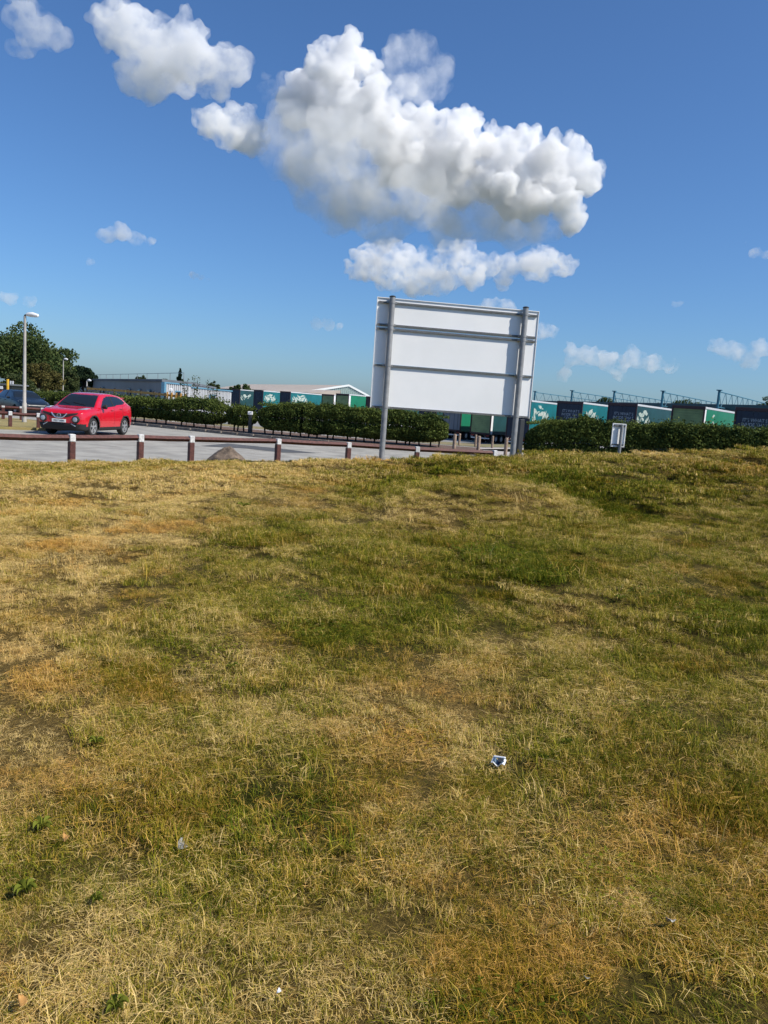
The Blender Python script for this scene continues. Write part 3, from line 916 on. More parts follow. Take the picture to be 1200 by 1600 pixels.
# ------------------------------------------------------------------ lorry trailers in the yard
AX = R(35)                       # heading of the trailer row, clockwise from straight ahead
YARD = -1.3
def leaf_print(n, seed, w, h):
    """a spray of curled leaf shapes: arcs of pointed blades, as flat polygons in (u, v)"""
    rg = np.random.default_rng(seed); V = []; F = []
    for k in range(n):
        a = rg.uniform(.1, 2.9); r = rg.uniform(.45, 1.0)
        u = w * (.5 - .48 * math.cos(a) * r); v = h * (.15 + .8 * math.sin(a) * r)
        d = a + rg.uniform(-.5, .5) + math.pi / 2
        L = rg.uniform(.18, .5) * h * .6; wd = L * rg.uniform(.18, .42)
        du, dv = math.cos(d), math.sin(d)
        b = len(V)
        bend = rg.uniform(-.3, .3)
        for s, q in ((-1, 0), (-.5, .8), (0, 1), (.5, .75), (1, 0), (.5, -.75), (0, -1), (-.5, -.8)):
            bu = bend * L * (1 - s * s)
            V.append((min(max(u + du * s * L - dv * (q * wd + bu), 0), w), min(max(v + dv * s * L + du * (q * wd + bu), 0), h)))
        F.append(tuple(range(b, b + 8)))
    return V, F

def trailer(px, Y, rear, side, label, top=3.6, pic=None, txt=None, frame='maroon', strip=False, parts=True):
    x0 = col_x(px, Y)
    t = empty('lorry_trailer', (x0, Y, YARD), -AX)
    tag(t, label, 'trailer', 'lorry trailers parked in the yard')
    W, L, H, zb = 2.55, 13.6, top - YARD, 1.0
    MB().box((W - .02, L / 2, (zb + H - .16) / 2), (.03, L - .12, H - .16 - zb)).build('side_curtain', M[side], t)
    MB().box((.02, L / 2, (zb + H - .16) / 2), (.03, L - .12, H - .16 - zb)).build('side_curtain', M[side], t)
    MB().box((W / 2, L / 2, H - .02), (W - .1, L - .1, .03)).build('roof', M['clad_white'], t)
    MB().box((W / 2, L - .03, (zb + H) / 2), (W - .06, .05, H - zb - .1)).build('front_wall', M['clad_white'], t)
    for x in (W - .01, .01):
        MB().box((x, L / 2 + .04, H - .09), (.07, L - .10, .17), 0, .012).build('top_rail', M['silver'], t)
    fr = MB()
    for x in (.055, W - .055): fr.box((x, .05, (zb + H) / 2), (.11, .12, H - zb), 0, .01)
    fr.box((W / 2, .05, H - .12), (W - .222, .118, .24), 0, .01)
    fr.box((W / 2, .05, zb + .07), (W - .222, .118, .14), 0, .01)
    f = fr.build('rear_frame', M[frame], t)
    hw = (W - .24) / 2
    if rear == 'olive':                          # roller shutter: slats one above the other
        z = zb + .15; sl = None
        while z < H - .34:
            if sl is None:
                sl = MB().box((W / 2, .075, z + .1), (W - .24, .03, .192), 0, .008).build('shutter_slat', M[rear], t); zz0 = z
            else:
                o = sl.copy(); COL.objects.link(o); o.location = (0, 0, z - zz0)
            z += .20
    else:
        for s in (0, 1):
            xc = .12 + hw / 2 + s * hw
            d = MB().box((xc, .06, (zb + .14 + H - .24) / 2), (hw - .012, .05, H - zb - .40), 0, .01).build('rear_door', M[rear], t)
            lb = MB()
            for q in (-.25, .25):
                lb.tube([(xc + q, .025, zb + .2), (xc + q, .025, H - .3)], .017, 6)
            lb.build('lock_bar', M['navy'], d)
    if strip:
        MB().box((W - .003, .30, (zb + H - .2) / 2), (.012, .42, H - .24 - zb)).build('corner_strip', M['white'], t)
    if pic:
        y0 = .7 if strip else .25
        n, wd = pic
        V, F = leaf_print(n, int(px), wd, 2.0)
        fx = W - .004 + .003
        V = [(fx + .0006 * (k // 8), y0 + u, H - .45 - 2.0 + v) for k, (u, v) in enumerate(V)]
        mesh_np('side_print', V, F, M['print'], t)
    if txt:
        o = text('door_lettering', txt, .36, M['lettering'], (W * .56, .030, H - 1.25), (R(90), 0, 0), t, .86, .92)
    ch = MB()
    for x in (.75, W - .75): ch.box((x, L / 2, zb - .14), (.14, L - .3, .26))
    for y in np.linspace(.6, L - .6, 9): ch.box((W / 2, y, zb - .06), (W - .3, .08, .10))
    ch.build('chassis', M['dark_metal'], t)
    MB().box((W / 2, .16, .55), (W - .3, .1, .12)).build('underrun_bar', M['silver'], t)
    for x in (.35, W - .35):
        MB().box((x, .10, zb - .16), (.42, .06, .13), 0, .01).build('tail_light', M['tail'], t)
        MB().box((x, .62, .45), (.5, .02, .6)).build('mudflap', M['rubber'], t)
    if parts:
        for y in (1.6, 2.9, 4.2):
            for x in (.24, W - .24):
                q = MB().tube([(x - .19, y, .5), (x - .17, y, .5), (x + .17, y, .5), (x + .19, y, .5)], [.40, .5, .5, .40], 18).build('wheel', M['rubber'], t, True)
                MB().tube([(x - .2, y, .5), (x + .2, y, .5)], .26, 14).build('hub', M['silver'], q)
        lg = MB()
        for x in (.55, W - .55): lg.box((x, 10.4, .45), (.12, .12, .9)).box((x, 10.4, .03), (.3, .3, .06))
        lg.build('landing_gear', M['dark_metal'], t)
    return t
M['tail'] = mat('tail_light_red', (.25, .01, .01), .3)

SLOGAN = "IT'S WHAT'S\nINSIDE THAT\nCOUNTS"
# far group, beyond the long hedge
trailer(361, 160, 'navy', 'teal_dark', 'leftmost far trailer with dark doors and dull teal side', 3.55, (14, 3.2))
trailer(396, 152, 'navy', 'teal', 'far teal trailer with white leaf print, next to the leftmost', 3.55, (30, 3.4))
trailer(437, 141, 'navy', 'teal', 'far teal trailer with the longest visible side and white leaf print', 3.55, (30, 4.6))
trailer(502, 128, 'olive', 'teal', 'far trailer with olive shutter and a thin white edge', 3.4, None, strip=True)
trailer(524, 121, 'olive', 'green', 'far trailer with olive shutter and bright green side', 3.55, None, strip=True)
trailer(571, 112, 'maroon', 'teal_dark', 'dark trailer mostly hidden by the left signboard post', 3.3)
# behind the signboard, seen below it
trailer(655, 98, 'navy', 'teal_dark', 'navy trailer seen below the signboard above the hedge end', 3.55, None)
trailer(692, 92, 'clad_grey', 'green', 'grey door trailer seen in the gap under the signboard', 3.55, None)
trailer(736, 86, 'olive', 'teal_dark', 'trailer with olive green shutter in the gap under the signboard', 3.55, None, strip=True)
# near group on the right, above the clipped hedge
trailer(792, 80, 'navy', 'teal', 'teal trailer with white leaf print beside the right signboard post', 3.6, (30, 4.4))
trailer(868, 74, 'navy', 'teal', 'navy door trailer with slogan and teal side right of the signboard', 3.62, (30, 4.4), SLOGAN)
trailer(947, 68, 'navy', 'teal_dark', 'navy door trailer with slogan and dull dark side above the small sign', 3.62, (16, 4.0), SLOGAN)
trailer(1046, 62.5, 'olive', 'green', 'near trailer with olive shutter and bright green side', 3.62, (7, 5.6), strip=True)
trailer(1144, 57.5, 'navy', 'teal', 'navy slogan trailer at the right edge of the view', 3.65, None, SLOGAN)

# ------------------------------------------------------------------ depot with blue lattice roof beams
def depot():
    t = empty('depot_building', (39.5, 88.5, YARD), -AX)
    tag(t, 'long low teal depot behind the near trailers', 'building')
    # local x runs along the row of masts (towards the far left it is negative)
    d = Vector((26.4 - 39.1, 134 - 89.5, 0)); an = math.atan2(d.y, d.x)
    t.rotation_euler = (0, 0, an)
    H = 6.25
    MB().box((26, -17, H / 2 - .3), (66, 30, H - .6)).build('wall', M['clad_grey'], t)
    MB().box((26, -17, H - .3), (67, 31, .6)).build('fascia', M['teal_dark'], t)
    MB().box((26, -17, H + .05), (66.6, 30.6, .1)).build('roof', M['roof_grey'], t)
    for k in range(8):
        MB().box((-2 + k * 8, -1.93, 2.1), (4.2, .12, 4.2)).build('dock_door', M['clad_white'], t)
depot()
def gantry(px, ytop, Y, i):
    p = at(px, ytop, Y)
    t = empty('roof_gantry', (p.x, Y, 0), -AX)
    names = ['behind the trailer beside the signboard', 'above the slogan trailer right of the signboard', 'above the small sign', 'above the olive shutter trailer', 'at the right, above the green trailer side']
    tag(t, 'blue steel mast and lattice roof beam ' + names[i], 'gantry', 'blue lattice beams over the depot')
    zt = p.z; zb = zt - 1.75; L = 30
    MB().tube([(0, 0, YARD), (0, 0, zt + .12)], .15, 8).build('mast', M['blue_steel'], t)
    MB().box((0, 0, zt + .16), (.55, .55, .10)).build('mast_cap', M['blue_steel'], t)
    for x in (-.0,):
        MB().tube([(0, .1, zt), (0, L, zt)], .065, 6).build('top_chord', M['blue_steel'], t)
        MB().tube([(0, .1, zb), (0, L, zb)], .06, 6).build('bottom_chord', M['blue_steel'], t)
    n = 9
    for k in range(n):
        a = k * L / n; b = (k + .5) * L / n; c = (k + 1) * L / n
        MB().tube([(0, a + .1, zt), (0, b, zb)], .038, 5).build('diagonal', M['blue_steel'], t)
        MB().tube([(0, b, zb), (0, c, zt)], .038, 5).build('diagonal', M['blue_steel'], t)
for i, (px, y, Y) in enumerate([(836, 613, 134), (894, 612, 122), (960, 613, 112), (1036, 613, 101), (1124, 612, 89.5)]):
    gantry(px, y, Y, i)

# ------------------------------------------------------------------ warehouse with a pale gable
def warehouse():
    Y = 185.0
    e0 = at(481, 613, Y); e1 = at(577, 616, Y + 9); r = at(545, 603.5, Y + 6)
    t = empty('warehouse', (e0.x, Y, YARD)); tag(t, 'distant warehouse with beige roof and pale green gable', 'building')
    o = Vector((e0.x, Y, YARD))
    ez = e0.z - YARD; rz_ = r.z - YARD
    g0 = Vector((0, 0, 0)); g1 = Vector((e1.x - e0.x, 9, 0)); gr = Vector((r.x - e0.x, 6, 0))
    back = Vector((-42, 85, 0))
    def prof(off): return [g0 + off, g1 + off, g1 + off + Vector((0, 0, ez)), gr + off + Vector((0, 0, rz_)), g0 + off + Vector((0, 0, ez))]
    A = prof(Vector()); B = prof(back)
    mesh_np('wall', A + B, [(0, 1, 2, 3, 4), (9, 8, 7, 6, 5), (0, 5, 6, 1), (1, 6, 7, 2), (4, 9, 5, 0)], M['gable_green'], t)
    up = Vector((0, 0, .15))
    for a, b in ((4, 3), (3, 2)):
        q = [A[a] + up, A[b] + up, B[b] + up, B[a] + up]
        mesh_np('roof', q + [v + Vector((0, 0, .12)) for v in q], [(3, 2, 1, 0), (4, 5, 6, 7), (0, 1, 5, 4), (1, 2, 6, 5), (2, 3, 7, 6), (3, 0, 4, 7)], M['roof_beige'], t)
        MB().bar(A[a] + Vector((0, -.25, .2)), A[b] + Vector((0, -.25, .2)), .2, .45).build('barge_board', M['barge'], t)
    rb = MB()
    w = g1.x
    for k in range(1, 30):
        f = k / 30; x = w * f; y = 9 * f - .07
        zt_ = np.interp(x, [0, gr.x, w], [ez, rz_, ez]) - .1
        rb.box((x, y, zt_ / 2), (.14, .1, zt_))
    rb.build('cladding_ribs', M['gable_green'], t)
warehouse()
def beige_roof_building():
    Y = 150.0
    a = at(402, 607, 250); b = at(484, 611, 176)
    t = empty('long_shed', (a.x, 205.0, YARD)); tag(t, 'long low shed with maroon eaves left of the warehouse gable', 'building')
    a0 = at(400, 609.5, 200); b0 = at(480, 615, 170)
    h = (a0.z + b0.z) / 2 - YARD
    o = t.location
    P0 = Vector((a0.x, 200, 0)) - Vector((o.x, o.y, 0)); P1 = Vector((b0.x, 170, 0)) - Vector((o.x, o.y, 0))
    d = (P1 - P0).normalized(); n = Vector((d.y, -d.x, 0)) * -1
    bk = n * 8
    Q = [P0, P1, P1 + bk, P0 + bk]
    V = [q for q in Q] + [q + Vector((0, 0, h - .5)) for q in Q]
    mesh_np('wall', V, [(0, 1, 5, 4), (1, 2, 6, 5), (2, 3, 7, 6), (3, 0, 4, 7)], M['gable_green'], t)
    V = [q + Vector((0, 0, h - .5)) for q in Q] + [q + Vector((0, 0, h)) for q in Q]
    mesh_np('eaves', V, [(3, 2, 1, 0), (4, 5, 6, 7), (0, 1, 5, 4), (1, 2, 6, 5), (2, 3, 7, 6), (3, 0, 4, 7)], M['maroon'], t)
    V = [q + Vector((0, 0, h + .01)) for q in Q[:2]] + [q + Vector((0, 0, h + 1.1)) for q in Q[2:]]
    V += [v + Vector((0, 0, -.0)) for v in Q]
    mesh_np('roof', V[:4] + [q + Vector((0, 0, h + .005)) for q in Q[2:]], [(0, 1, 2, 3), (2, 1, 4), (3, 5, 0), (3, 2, 4, 5)], M['roof_beige'], t)
beige_roof_building()

# ------------------------------------------------------------------ low office block on the left
def office():
    c = at(255.5, 592.5, 80); l = at(100, 598.5, 150); m1 = at(298, 595.5, 86); r = at(362, 605, 98)
    t = empty('office_block', (c.x, 80, YARD)); tag(t, 'low flat roofed grey building with pale blue trimmed corrugated front', 'building')
    o = Vector((c.x, 80, 0))
    C = Vector((0, 0, 0)); L = Vector((l.x, 150, 0)) - o; M1 = Vector((m1.x, 86, 0)) - o; Rr = Vector((r.x, 98, 0)) - o
    hc = c.z - YARD; h2 = hc - .55
    # main block (grey long side), lower front wing
    bk = Vector((6, 70, 0))
    def prism(base, z0, z1, nm, m):
        n = len(base)
        V = [v + Vector((0, 0, z0)) for v in base] + [v + Vector((0, 0, z1)) for v in base]
        return mesh_np(nm, V, [tuple(range(n - 1, -1, -1)), tuple(range(n, 2 * n))] + [(i, (i + 1) % n, (i + 1) % n + n, i + n) for i in range(n)], m, t)
    prism([C, M1, M1 + Vector((-4, 30, 0)), L], 0, hc - .25, 'wall', M['clad_grey'])
    prism([C + Vector((-.1, -.15, 0)), M1 + Vector((.15, -.1, 0)), M1 + Vector((-4, 30.3, 0)), L + Vector((-.3, .1, 0))], hc - .25, hc, 'roof_edge', M['roof_grey'])
    dd = (M1 - C).normalized(); nn = Vector((dd.y, -dd.x, 0))
    prism([M1 + dd * .02, Rr, Rr + Vector((-5, 12, 0)), M1 + Vector((-3, 16, 0))], 0, h2, 'wall', M['clad_white'])
    d2 = (Rr - M1).normalized(); n2 = Vector((d2.y, -d2.x, 0))
    # corrugated pale front of the main block
    f = MB(); Lf = (M1 - C).length; k = 0; x = 0.0
    f.add([C + nn * .05, M1 + nn * .05, M1 + nn * .05 + Vector((0, 0, hc - .27)), C + nn * .05 + Vector((0, 0, hc - .27))], [(0, 1, 2, 3)])
    while x < Lf - .3:
        a = C + dd * (x + .1) + nn * .09
        f.bar(a, a + Vector((0, 0, hc - .28)), .22, .08, up=(nn.x, nn.y, 0)); x += .45
    f.build('front_cladding', M['clad_white'], t)
    f2 = MB(); L2 = (Rr - M1).length; x = .2
    while x < L2 - .3:
        a = M1 + d2 * x + n2 * .04
        f2.bar(a, a + Vector((0, 0, h2 - .05)), .22, .08, up=(n2.x, n2.y, 0)); x += .45
    f2.build('front_cladding', M['clad_white'], t)
    MB().bar(C + nn * .14 + Vector((0, 0, hc - .33)), M1 + nn * .14 + Vector((0, 0, hc - .33)), .12, .14).build('blue_trim', M['blue_trim'], t)
    MB().bar(M1 + n2 * .1 + Vector((0, 0, h2 - .02)), Rr + n2 * .1 + Vector((0, 0, h2 - .02)), .12, .14).build('blue_trim', M['blue_trim'], t)
    MB().bar(C + nn * .06, C + nn * .06 + Vector((0, 0, hc - .28)), .4, .35, up=(nn.x, nn.y, 0)).build('blue_corner', M['blue_trim'], t)
    def win(p, d, n, w, h, z, m='glass_dark'):
        fr = MB().bar(p + n * .16 + Vector((0, 0, z - h / 2 - .1)), p + n * .16 + Vector((0, 0, z + h / 2 + .1)), w + .24, .05, up=(n.x, n.y, 0)).build('window', M['blue_trim'], t)
        MB().bar(p + n * .20 + Vector((0, 0, z - h / 2)), p + n * .20 + Vector((0, 0, z + h / 2)), w, .04, up=(n.x, n.y, 0)).build('pane', M[m], fr)
        MB().bar(p + n * .235 + Vector((0, 0, z - .12)), p + n * .235 + Vector((0, 0, z + .03)), w * .9, .02, up=(n.x, n.y, 0)).build('blind', M['white'], fr)
    win(C + dd * (Lf * .48), dd, nn, 1.0, .75, hc - 1.55)
    win(M1 + d2 * (L2 * .48), d2, n2, 1.5, 1.3, h2 - 1.4)
    dl = (L - C).normalized(); nl = Vector((dl.y, -dl.x, 0)) * -1
    if nl.dot(Vector((0, -1, 0))) < 0: nl = -nl
    for q, w, m in ((6, 1.2, 'glass_dark'), (11, 1.2, 'glass_dark'), (17, 1.4, 'glass_dark'), (36, 1.6, 'glass_dark'), (52, 1.6, 'glass_dark')):
        win(C + dl * q, dl, nl, w, .9, hc - 1.7)
    p = C + dl * 14.2
    MB().bar(p + nl * .1, p + nl * .1 + Vector((0, 0, 2.6)), 1.4, .1, up=(nl.x, nl.y, 0)).build('door', M['blue_door'], t)
    lp = C + dd * 1.2 + nn * .2 + Vector((0, 0, hc - 1.0))
    MB().box(lp, (.35, .25, .3), 0, .04).build('wall_lamp', M['white'], t)
    # roof handrail
    for q in range(0, 70, 6):
        a = C + dl * q + Vector((1.0, 4, hc))
        MB().bar(a, a + Vector((0, 0, .9)), .05).build('roof_rail_post', M['galv'], t)
    a = C + Vector((1.0, 4, hc + .9)); MB().bar(a, a + dl * 66, .05).build('roof_handrail', M['galv'], t)
M['blue_door'] = mat('blue_door', (.03, .10, .22), .5)
office()

# ------------------------------------------------------------------ yellow barrier, orange hut, pickets at the far left
def yellow_barrier():
    P = [at(136, 607, 58), at(190, 610.5, 56), at(240, 615, 54), at(262, 617.5, 53), at(290, 620.5, 52)]
    t = empty('yellow_barrier', (P[0].x, P[0].y, 0)); tag(t, 'amber painted guard rail running behind the hedge', 'barrier')
    o = Vector((P[0].x, P[0].y, 0))
    for a, b in zip(P[:-1], P[1:]):
        MB().bar(a - o, b - o, .06, .16).build('rail', M['amber'], t)
        d = Vector((0, 0, -.62))
        MB().bar(a - o + d, b - o + d, .06, .14).build('rail', M['amber'], t)
    for i in range(11):
        f = i / 10 * 4; k = min(int(f), 3)
        p = P[k].lerp(P[k + 1], f - k) - o + Vector((0, .09, 0))
        MB().bar(Vector((p.x, p.y, -1.2)), p + Vector((0, 0, .16)), .13).build('post', M['dark_metal'], t)
    for i in range(5):
        p = P[3].lerp(P[4], i / 4) - o + Vector((0, -.06, 0))
        MB().bar(Vector((p.x, p.y, -1.0)), p + Vector((0, 0, .22)), .09).build('post', M['amber'], t)
yellow_barrier()
def orange_hut():
    Y = 52.0
    a = at(-30, 598, Y); b = at(14.5, 602, Y)
    t = empty('site_cabin', (b.x, Y, -.3)); tag(t, 'orange red cabin with dark window band at the left edge', 'cabin')
    w = b.x - a.x + 4; h = b.z + .3
    MB().box((-w / 2, 1.3, h * .4), (w, 2.6, h * .8)).build('wall', M['orange'], t)
    MB().box((-w / 2, 1.3, h * .9), (w - .1, 2.5, h * .2)).build('window_band', M['glass_dark'], t)
    MB().box((-w / 2, 1.3, h + .04), (w + .15, 2.75, .09)).build('roof', M['roof_grey'], t)
    for k in range(4):
        MB().box((-.7 - k * .9, -.01, h * .4), (.04, .05, h * .78)).build('wall_rib', M['orange'], t)
    MB().box((-.62, -.03, h * .9), (.42, .04, .2)).build('notice', M['white'], t)
    MB().box((-1.2, -.03, h * .9), (.42, .04, .24)).build('notice', M['yellow'], t)
    p = at(12, 592.5, 51.0)
    o = MB().tube([(0, 0, 0), (0, 0, p.z + .3)], .085, 10).build('height_barrier_post', M['yellow'], None, True); o.location = (p.x, 51.0, -.3)
    tag(o, 'yellow post at the corner of the orange cabin', 'post')
    p0 = at(15.5, 595, 56); p1 = at(33, 599, 56)
    t = empty('paling_fence', (p0.x, 56, -.4)); tag(t, 'pale upright palings between the orange cabin and the lamp post', 'fence')
    wd = p1.x - p0.x
    for k in range(5):
        x = wd * (k + .3) / 5
        MB().box((x, 0, (p0.z - .15 * (k > 1) * 1.5 + .4) / 2), (.095, .05, p0.z + .4 - .3 * (k > 1))).build('paling', M['white'], t)
    MB().box((wd / 2, .04, 1.1), (wd, .04, .08)).build('rail', M['dark_metal'], t)
    MB().box((wd * .45, -.06, .95), (wd * .8, .05, .12)).build('lime_rail', M['lime'], t)
M['lime'] = mat('lime_paint', (.45, .55, .06), .5)
orange_hut()

# ------------------------------------------------------------------ foliage
def leaf_mat(name, dark, light, brown=None, trans=.25):
    m, nt, b = nodes_of(name)
    b.inputs['Roughness'].default_value = .7
    b.inputs['Specular IOR Level'].default_value = .08
    geo = nt.nodes.new('ShaderNodeNewGeometry')
    nz = nt.nodes.new('ShaderNodeTexNoise'); nz.inputs['Scale'].default_value = .9; nz.inputs['Detail'].default_value = 5
    nt.links.new(geo.outputs['Position'], nz.inputs['Vector'])
    ad = nt.nodes.new('ShaderNodeMath'); ad.operation = 'MULTIPLY_ADD'; ad.inputs[1].default_value = .45; 
    nt.links.new(geo.outputs['Random Per Island'], ad.inputs[0]); nt.links.new(nz.outputs['Fac'], ad.inputs[2])
    rp = nt.nodes.new('ShaderNodeValToRGB'); e = rp.color_ramp.elements
    e[0].position = .46; e[0].color = (*dark, 1); e[1].position = .90; e[1].color = (*light, 1)
    if brown:
        q = e.new(.99); q.color = (*brown, 1)
    nt.links.new(ad.outputs[0], rp.inputs['Fac'])
    nt.links.new(rp.outputs['Color'], b.inputs['Base Color'])
    tr = nt.nodes.new('ShaderNodeBsdfTranslucent')
    nt.links.new(rp.outputs['Color'], tr.inputs['Color'])
    mx = nt.nodes.new('ShaderNodeMixShader'); mx.inputs[0].default_value = trans
    nt.links.new(b.outputs[0], mx.inputs[1]); nt.links.new(tr.outputs[0], mx.inputs[2])
    nt.links.new(mx.outputs[0], nt.nodes['Material Output'].inputs['Surface'])
    return m
M['hedge'] = leaf_mat('hedge_leaf', (.020, .042, .013), (.125, .158, .036))
M['hedge_sun'] = leaf_mat('hedge_leaf_lit', (.022, .045, .012), (.095, .11, .028))
M['tree_dark'] = leaf_mat('dark_leaf', (.026, .052, .018), (.095, .125, .04))
M['tree_olive'] = leaf_mat('olive_leaf', (.05, .06, .018), (.14, .12, .04))
M['tree_fir'] = leaf_mat('fir_leaf', (.008, .022, .014), (.03, .05, .022))
M['tree_mid'] = leaf_mat('mid_leaf', (.03, .055, .022), (.08, .095, .035))

def leaves(P, size, rg, up=.3):
    """rhombic leaf faces at P (n,3), each with its own random tilt"""
    n = len(P)
    d = rg.normal(size=(n, 3)); d /= np.linalg.norm(d, axis=1)[:, None]
    nn = rg.normal(size=(n, 3)); nn[:, 2] += up
    s = np.cross(d, nn); s /= (np.linalg.norm(s, axis=1)[:, None] + 1e-9)
    L = size * rg.uniform(.6, 1.3, n)[:, None]
    b = np.cross(s, d) * L * .12
    V = np.stack([P - d * L * .5, P + s * L * .30 + b, P + d * L * .5, P - s * L * .30 + b], 1).reshape(-1, 3)
    F = np.arange(n * 4).reshape(n, 4)
    return V, F

def hedge(pts, width, ztop, label, seed, n=24000, zlow=.32, stems=0, leaf=.10, m='hedge', base=.12, lump=.22):
    """a hedge along the polyline pts (x, y); ztop: heights at the points"""
    rg = np.random.default_rng(seed)
    pts = np.array(pts, float); ztop = np.array(ztop, float)
    seg = np.concatenate([[0], np.cumsum(np.hypot(*np.diff(pts, axis=0).T))])
    Lt = seg[-1]
    t = empty('hedge', (pts[0, 0], pts[0, 1], base)); tag(t, label, 'hedge', 'clipped hedges beyond the road')
    o = np.array([pts[0, 0], pts[0, 1], base])
    s = rg.uniform(0, Lt, n)
    cx = np.interp(s, seg, pts[:, 0]); cyy = np.interp(s, seg, pts[:, 1]); zt = np.interp(s, seg, ztop); zt = zt + (fbm2(s, s * 0, 1.3, 3, seed + 40, .6) - .5) * .34
    end = np.clip(np.minimum(s, Lt - s) / (width * .55), 0, 1); endr = np.sqrt(1 - (1 - end) ** 2 * .75)
    i = np.clip(np.searchsorted(seg, s) - 1, 0, len(pts) - 2)
    d = pts[i + 1] - pts[i]; d /= np.linalg.norm(d, axis=1)[:, None]
    nrm = np.stack([-d[:, 1], d[:, 0]], 1)
    # superellipse cross-section, filled towards its surface
    a = rg.uniform(0, 2 * np.pi, n); rr = rg.uniform(0, 1, n) ** .28
    ca, sa = np.cos(a), np.sin(a)
    e = .62
    u = np.sign(ca) * np.abs(ca) ** e; v = np.sign(sa) * np.abs(sa) ** e
    lmp = 1 + (fbm(np.stack([s * 1.1, u * 1.2 + 3, v * 1.2], 1), 4, seed, .65) - .5) * 2.6 * lump
    zm = (zt + zlow + base) / 2; hh = (zt - zlow - base) / 2
    P = np.stack([cx + nrm[:, 0] * u * rr * width / 2 * lmp * endr, cyy + nrm[:, 1] * u * rr * width / 2 * lmp * endr, zm + v * rr * hh * (lmp * .6 + .4) * endr], 1)
    # stray shoots on top
    k = rg.random(n) < .03
    P[k, 2] = zt[k] * 1.0 + rg.exponential(.045, k.sum()) - .02
    V, F = leaves(P, leaf, rg)
    mesh_np('foliage', V - o, F, M[m], t)
    for q in range(stems):
        ss = (q + .5 + rg.uniform(-.35, .35)) / stems * Lt
        x = np.interp(ss, seg, pts[:, 0]); y = np.interp(ss, seg, pts[:, 1]) + rg.uniform(-.25, .25)
        lx, ly = rg.uniform(-.15, .15, 2)
        MB().tube([(x - o[0], y - o[1], -.1), (x - o[0] + lx * .4, y - o[1], .35), (x - o[0] + lx, y - o[1] + ly, .95)], [.045, .04, .025], 6).build('stem', M['bark'], t, True)
    return t

hA = [at(60, 640, 50), at(120, 640, 47), at(206, 650, 41.8), at(270, 655, 40.4), at(330, 655, 39.0), at(352, 655, 38.6)]
hedge([(p.x, p.y) for p in hA], 1.5, [1.30, 1.30, 1.42, 1.42, 1.62, 1.55], 'hedge behind the red car with tall sprigs at its end', 1, 85000, .24, 22)
hB = [at(358, 655, 38.3), at(380, 655, 38.0), at(398, 655, 37.8)]
hedge([(p.x, p.y) for p in hB], 1.1, [1.30, 1.38, 1.25], 'short clump of hedge beside the marker post', 2, 13000, .32, 4)
hC = [at(408, 660, 37.4), at(480, 660, 36.6), at(560, 660, 36.2), at(640, 665, 36.0), at(700, 668, 36.0)]
hedge([(p.x, p.y) for p in hC], 1.7, [1.50, 1.72, 1.70, 1.62, 1.50], 'long dark hedge running behind the left signboard post', 3, 100000, .22, 20)
hD = [at(822, 690, 30.8), at(900, 690, 30.2), at(1000, 690, 29.6), at(1100, 690, 29.0), at(1200, 695, 28.4), at(1330, 700, 27.6)]
hedge([(p.x, p.y) for p in hD], 1.8, [1.60, 1.84, 1.84, 1.88, 1.92, 1.92], 'dense clipped hedge filling the right behind the small sign', 4, 160000, -.1, 0, .095, 'hedge', .05, .16)
# tall loose sprigs above the hedge end
def sprigs(px, Y, z, n, label, seed):
    rg = np.random.default_rng(seed)
    p = at(px, 640, Y); t = empty('sapling', (p.x, Y, .12)); tag(t, label, 'sapling', 'loose saplings rising out of the hedge')
    PP = []
    for k in range(n):
        a = rg.uniform(0, 6.28); r = rg.uniform(.05, .5); h = z * rg.uniform(.8, 1.05)
        c = [(0, 0, 0), (r * .3 * math.cos(a), r * .3 * math.sin(a), h * .5), (r * math.cos(a), r * math.sin(a), h)]
        MB().tube(c, [.025, .018, .006], 5).build('branch', M['bark'], t)
        for f in np.linspace(.45, 1, 16):
            q = np.array([np.interp(f, [0, .5, 1], [v[i] for v in c]) for i in range(3)])
            PP += [q + rg.normal(size=3) * .07 for _ in range(3)]
    V, F = leaves(np.array(PP), .10, rg)
    mesh_np('foliage', V, F, M['tree_mid'], t)
sprigs(292, 41, 2.45, 3, 'thin sapling rising from the hedge before the pale office front', 21)
sprigs(304, 41, 2.7, 3, 'taller sapling rising from the hedge before the pale office front', 22)
sprigs(336, 40, 2.35, 4, 'bushy sapling rising near the end of the hedge', 23)

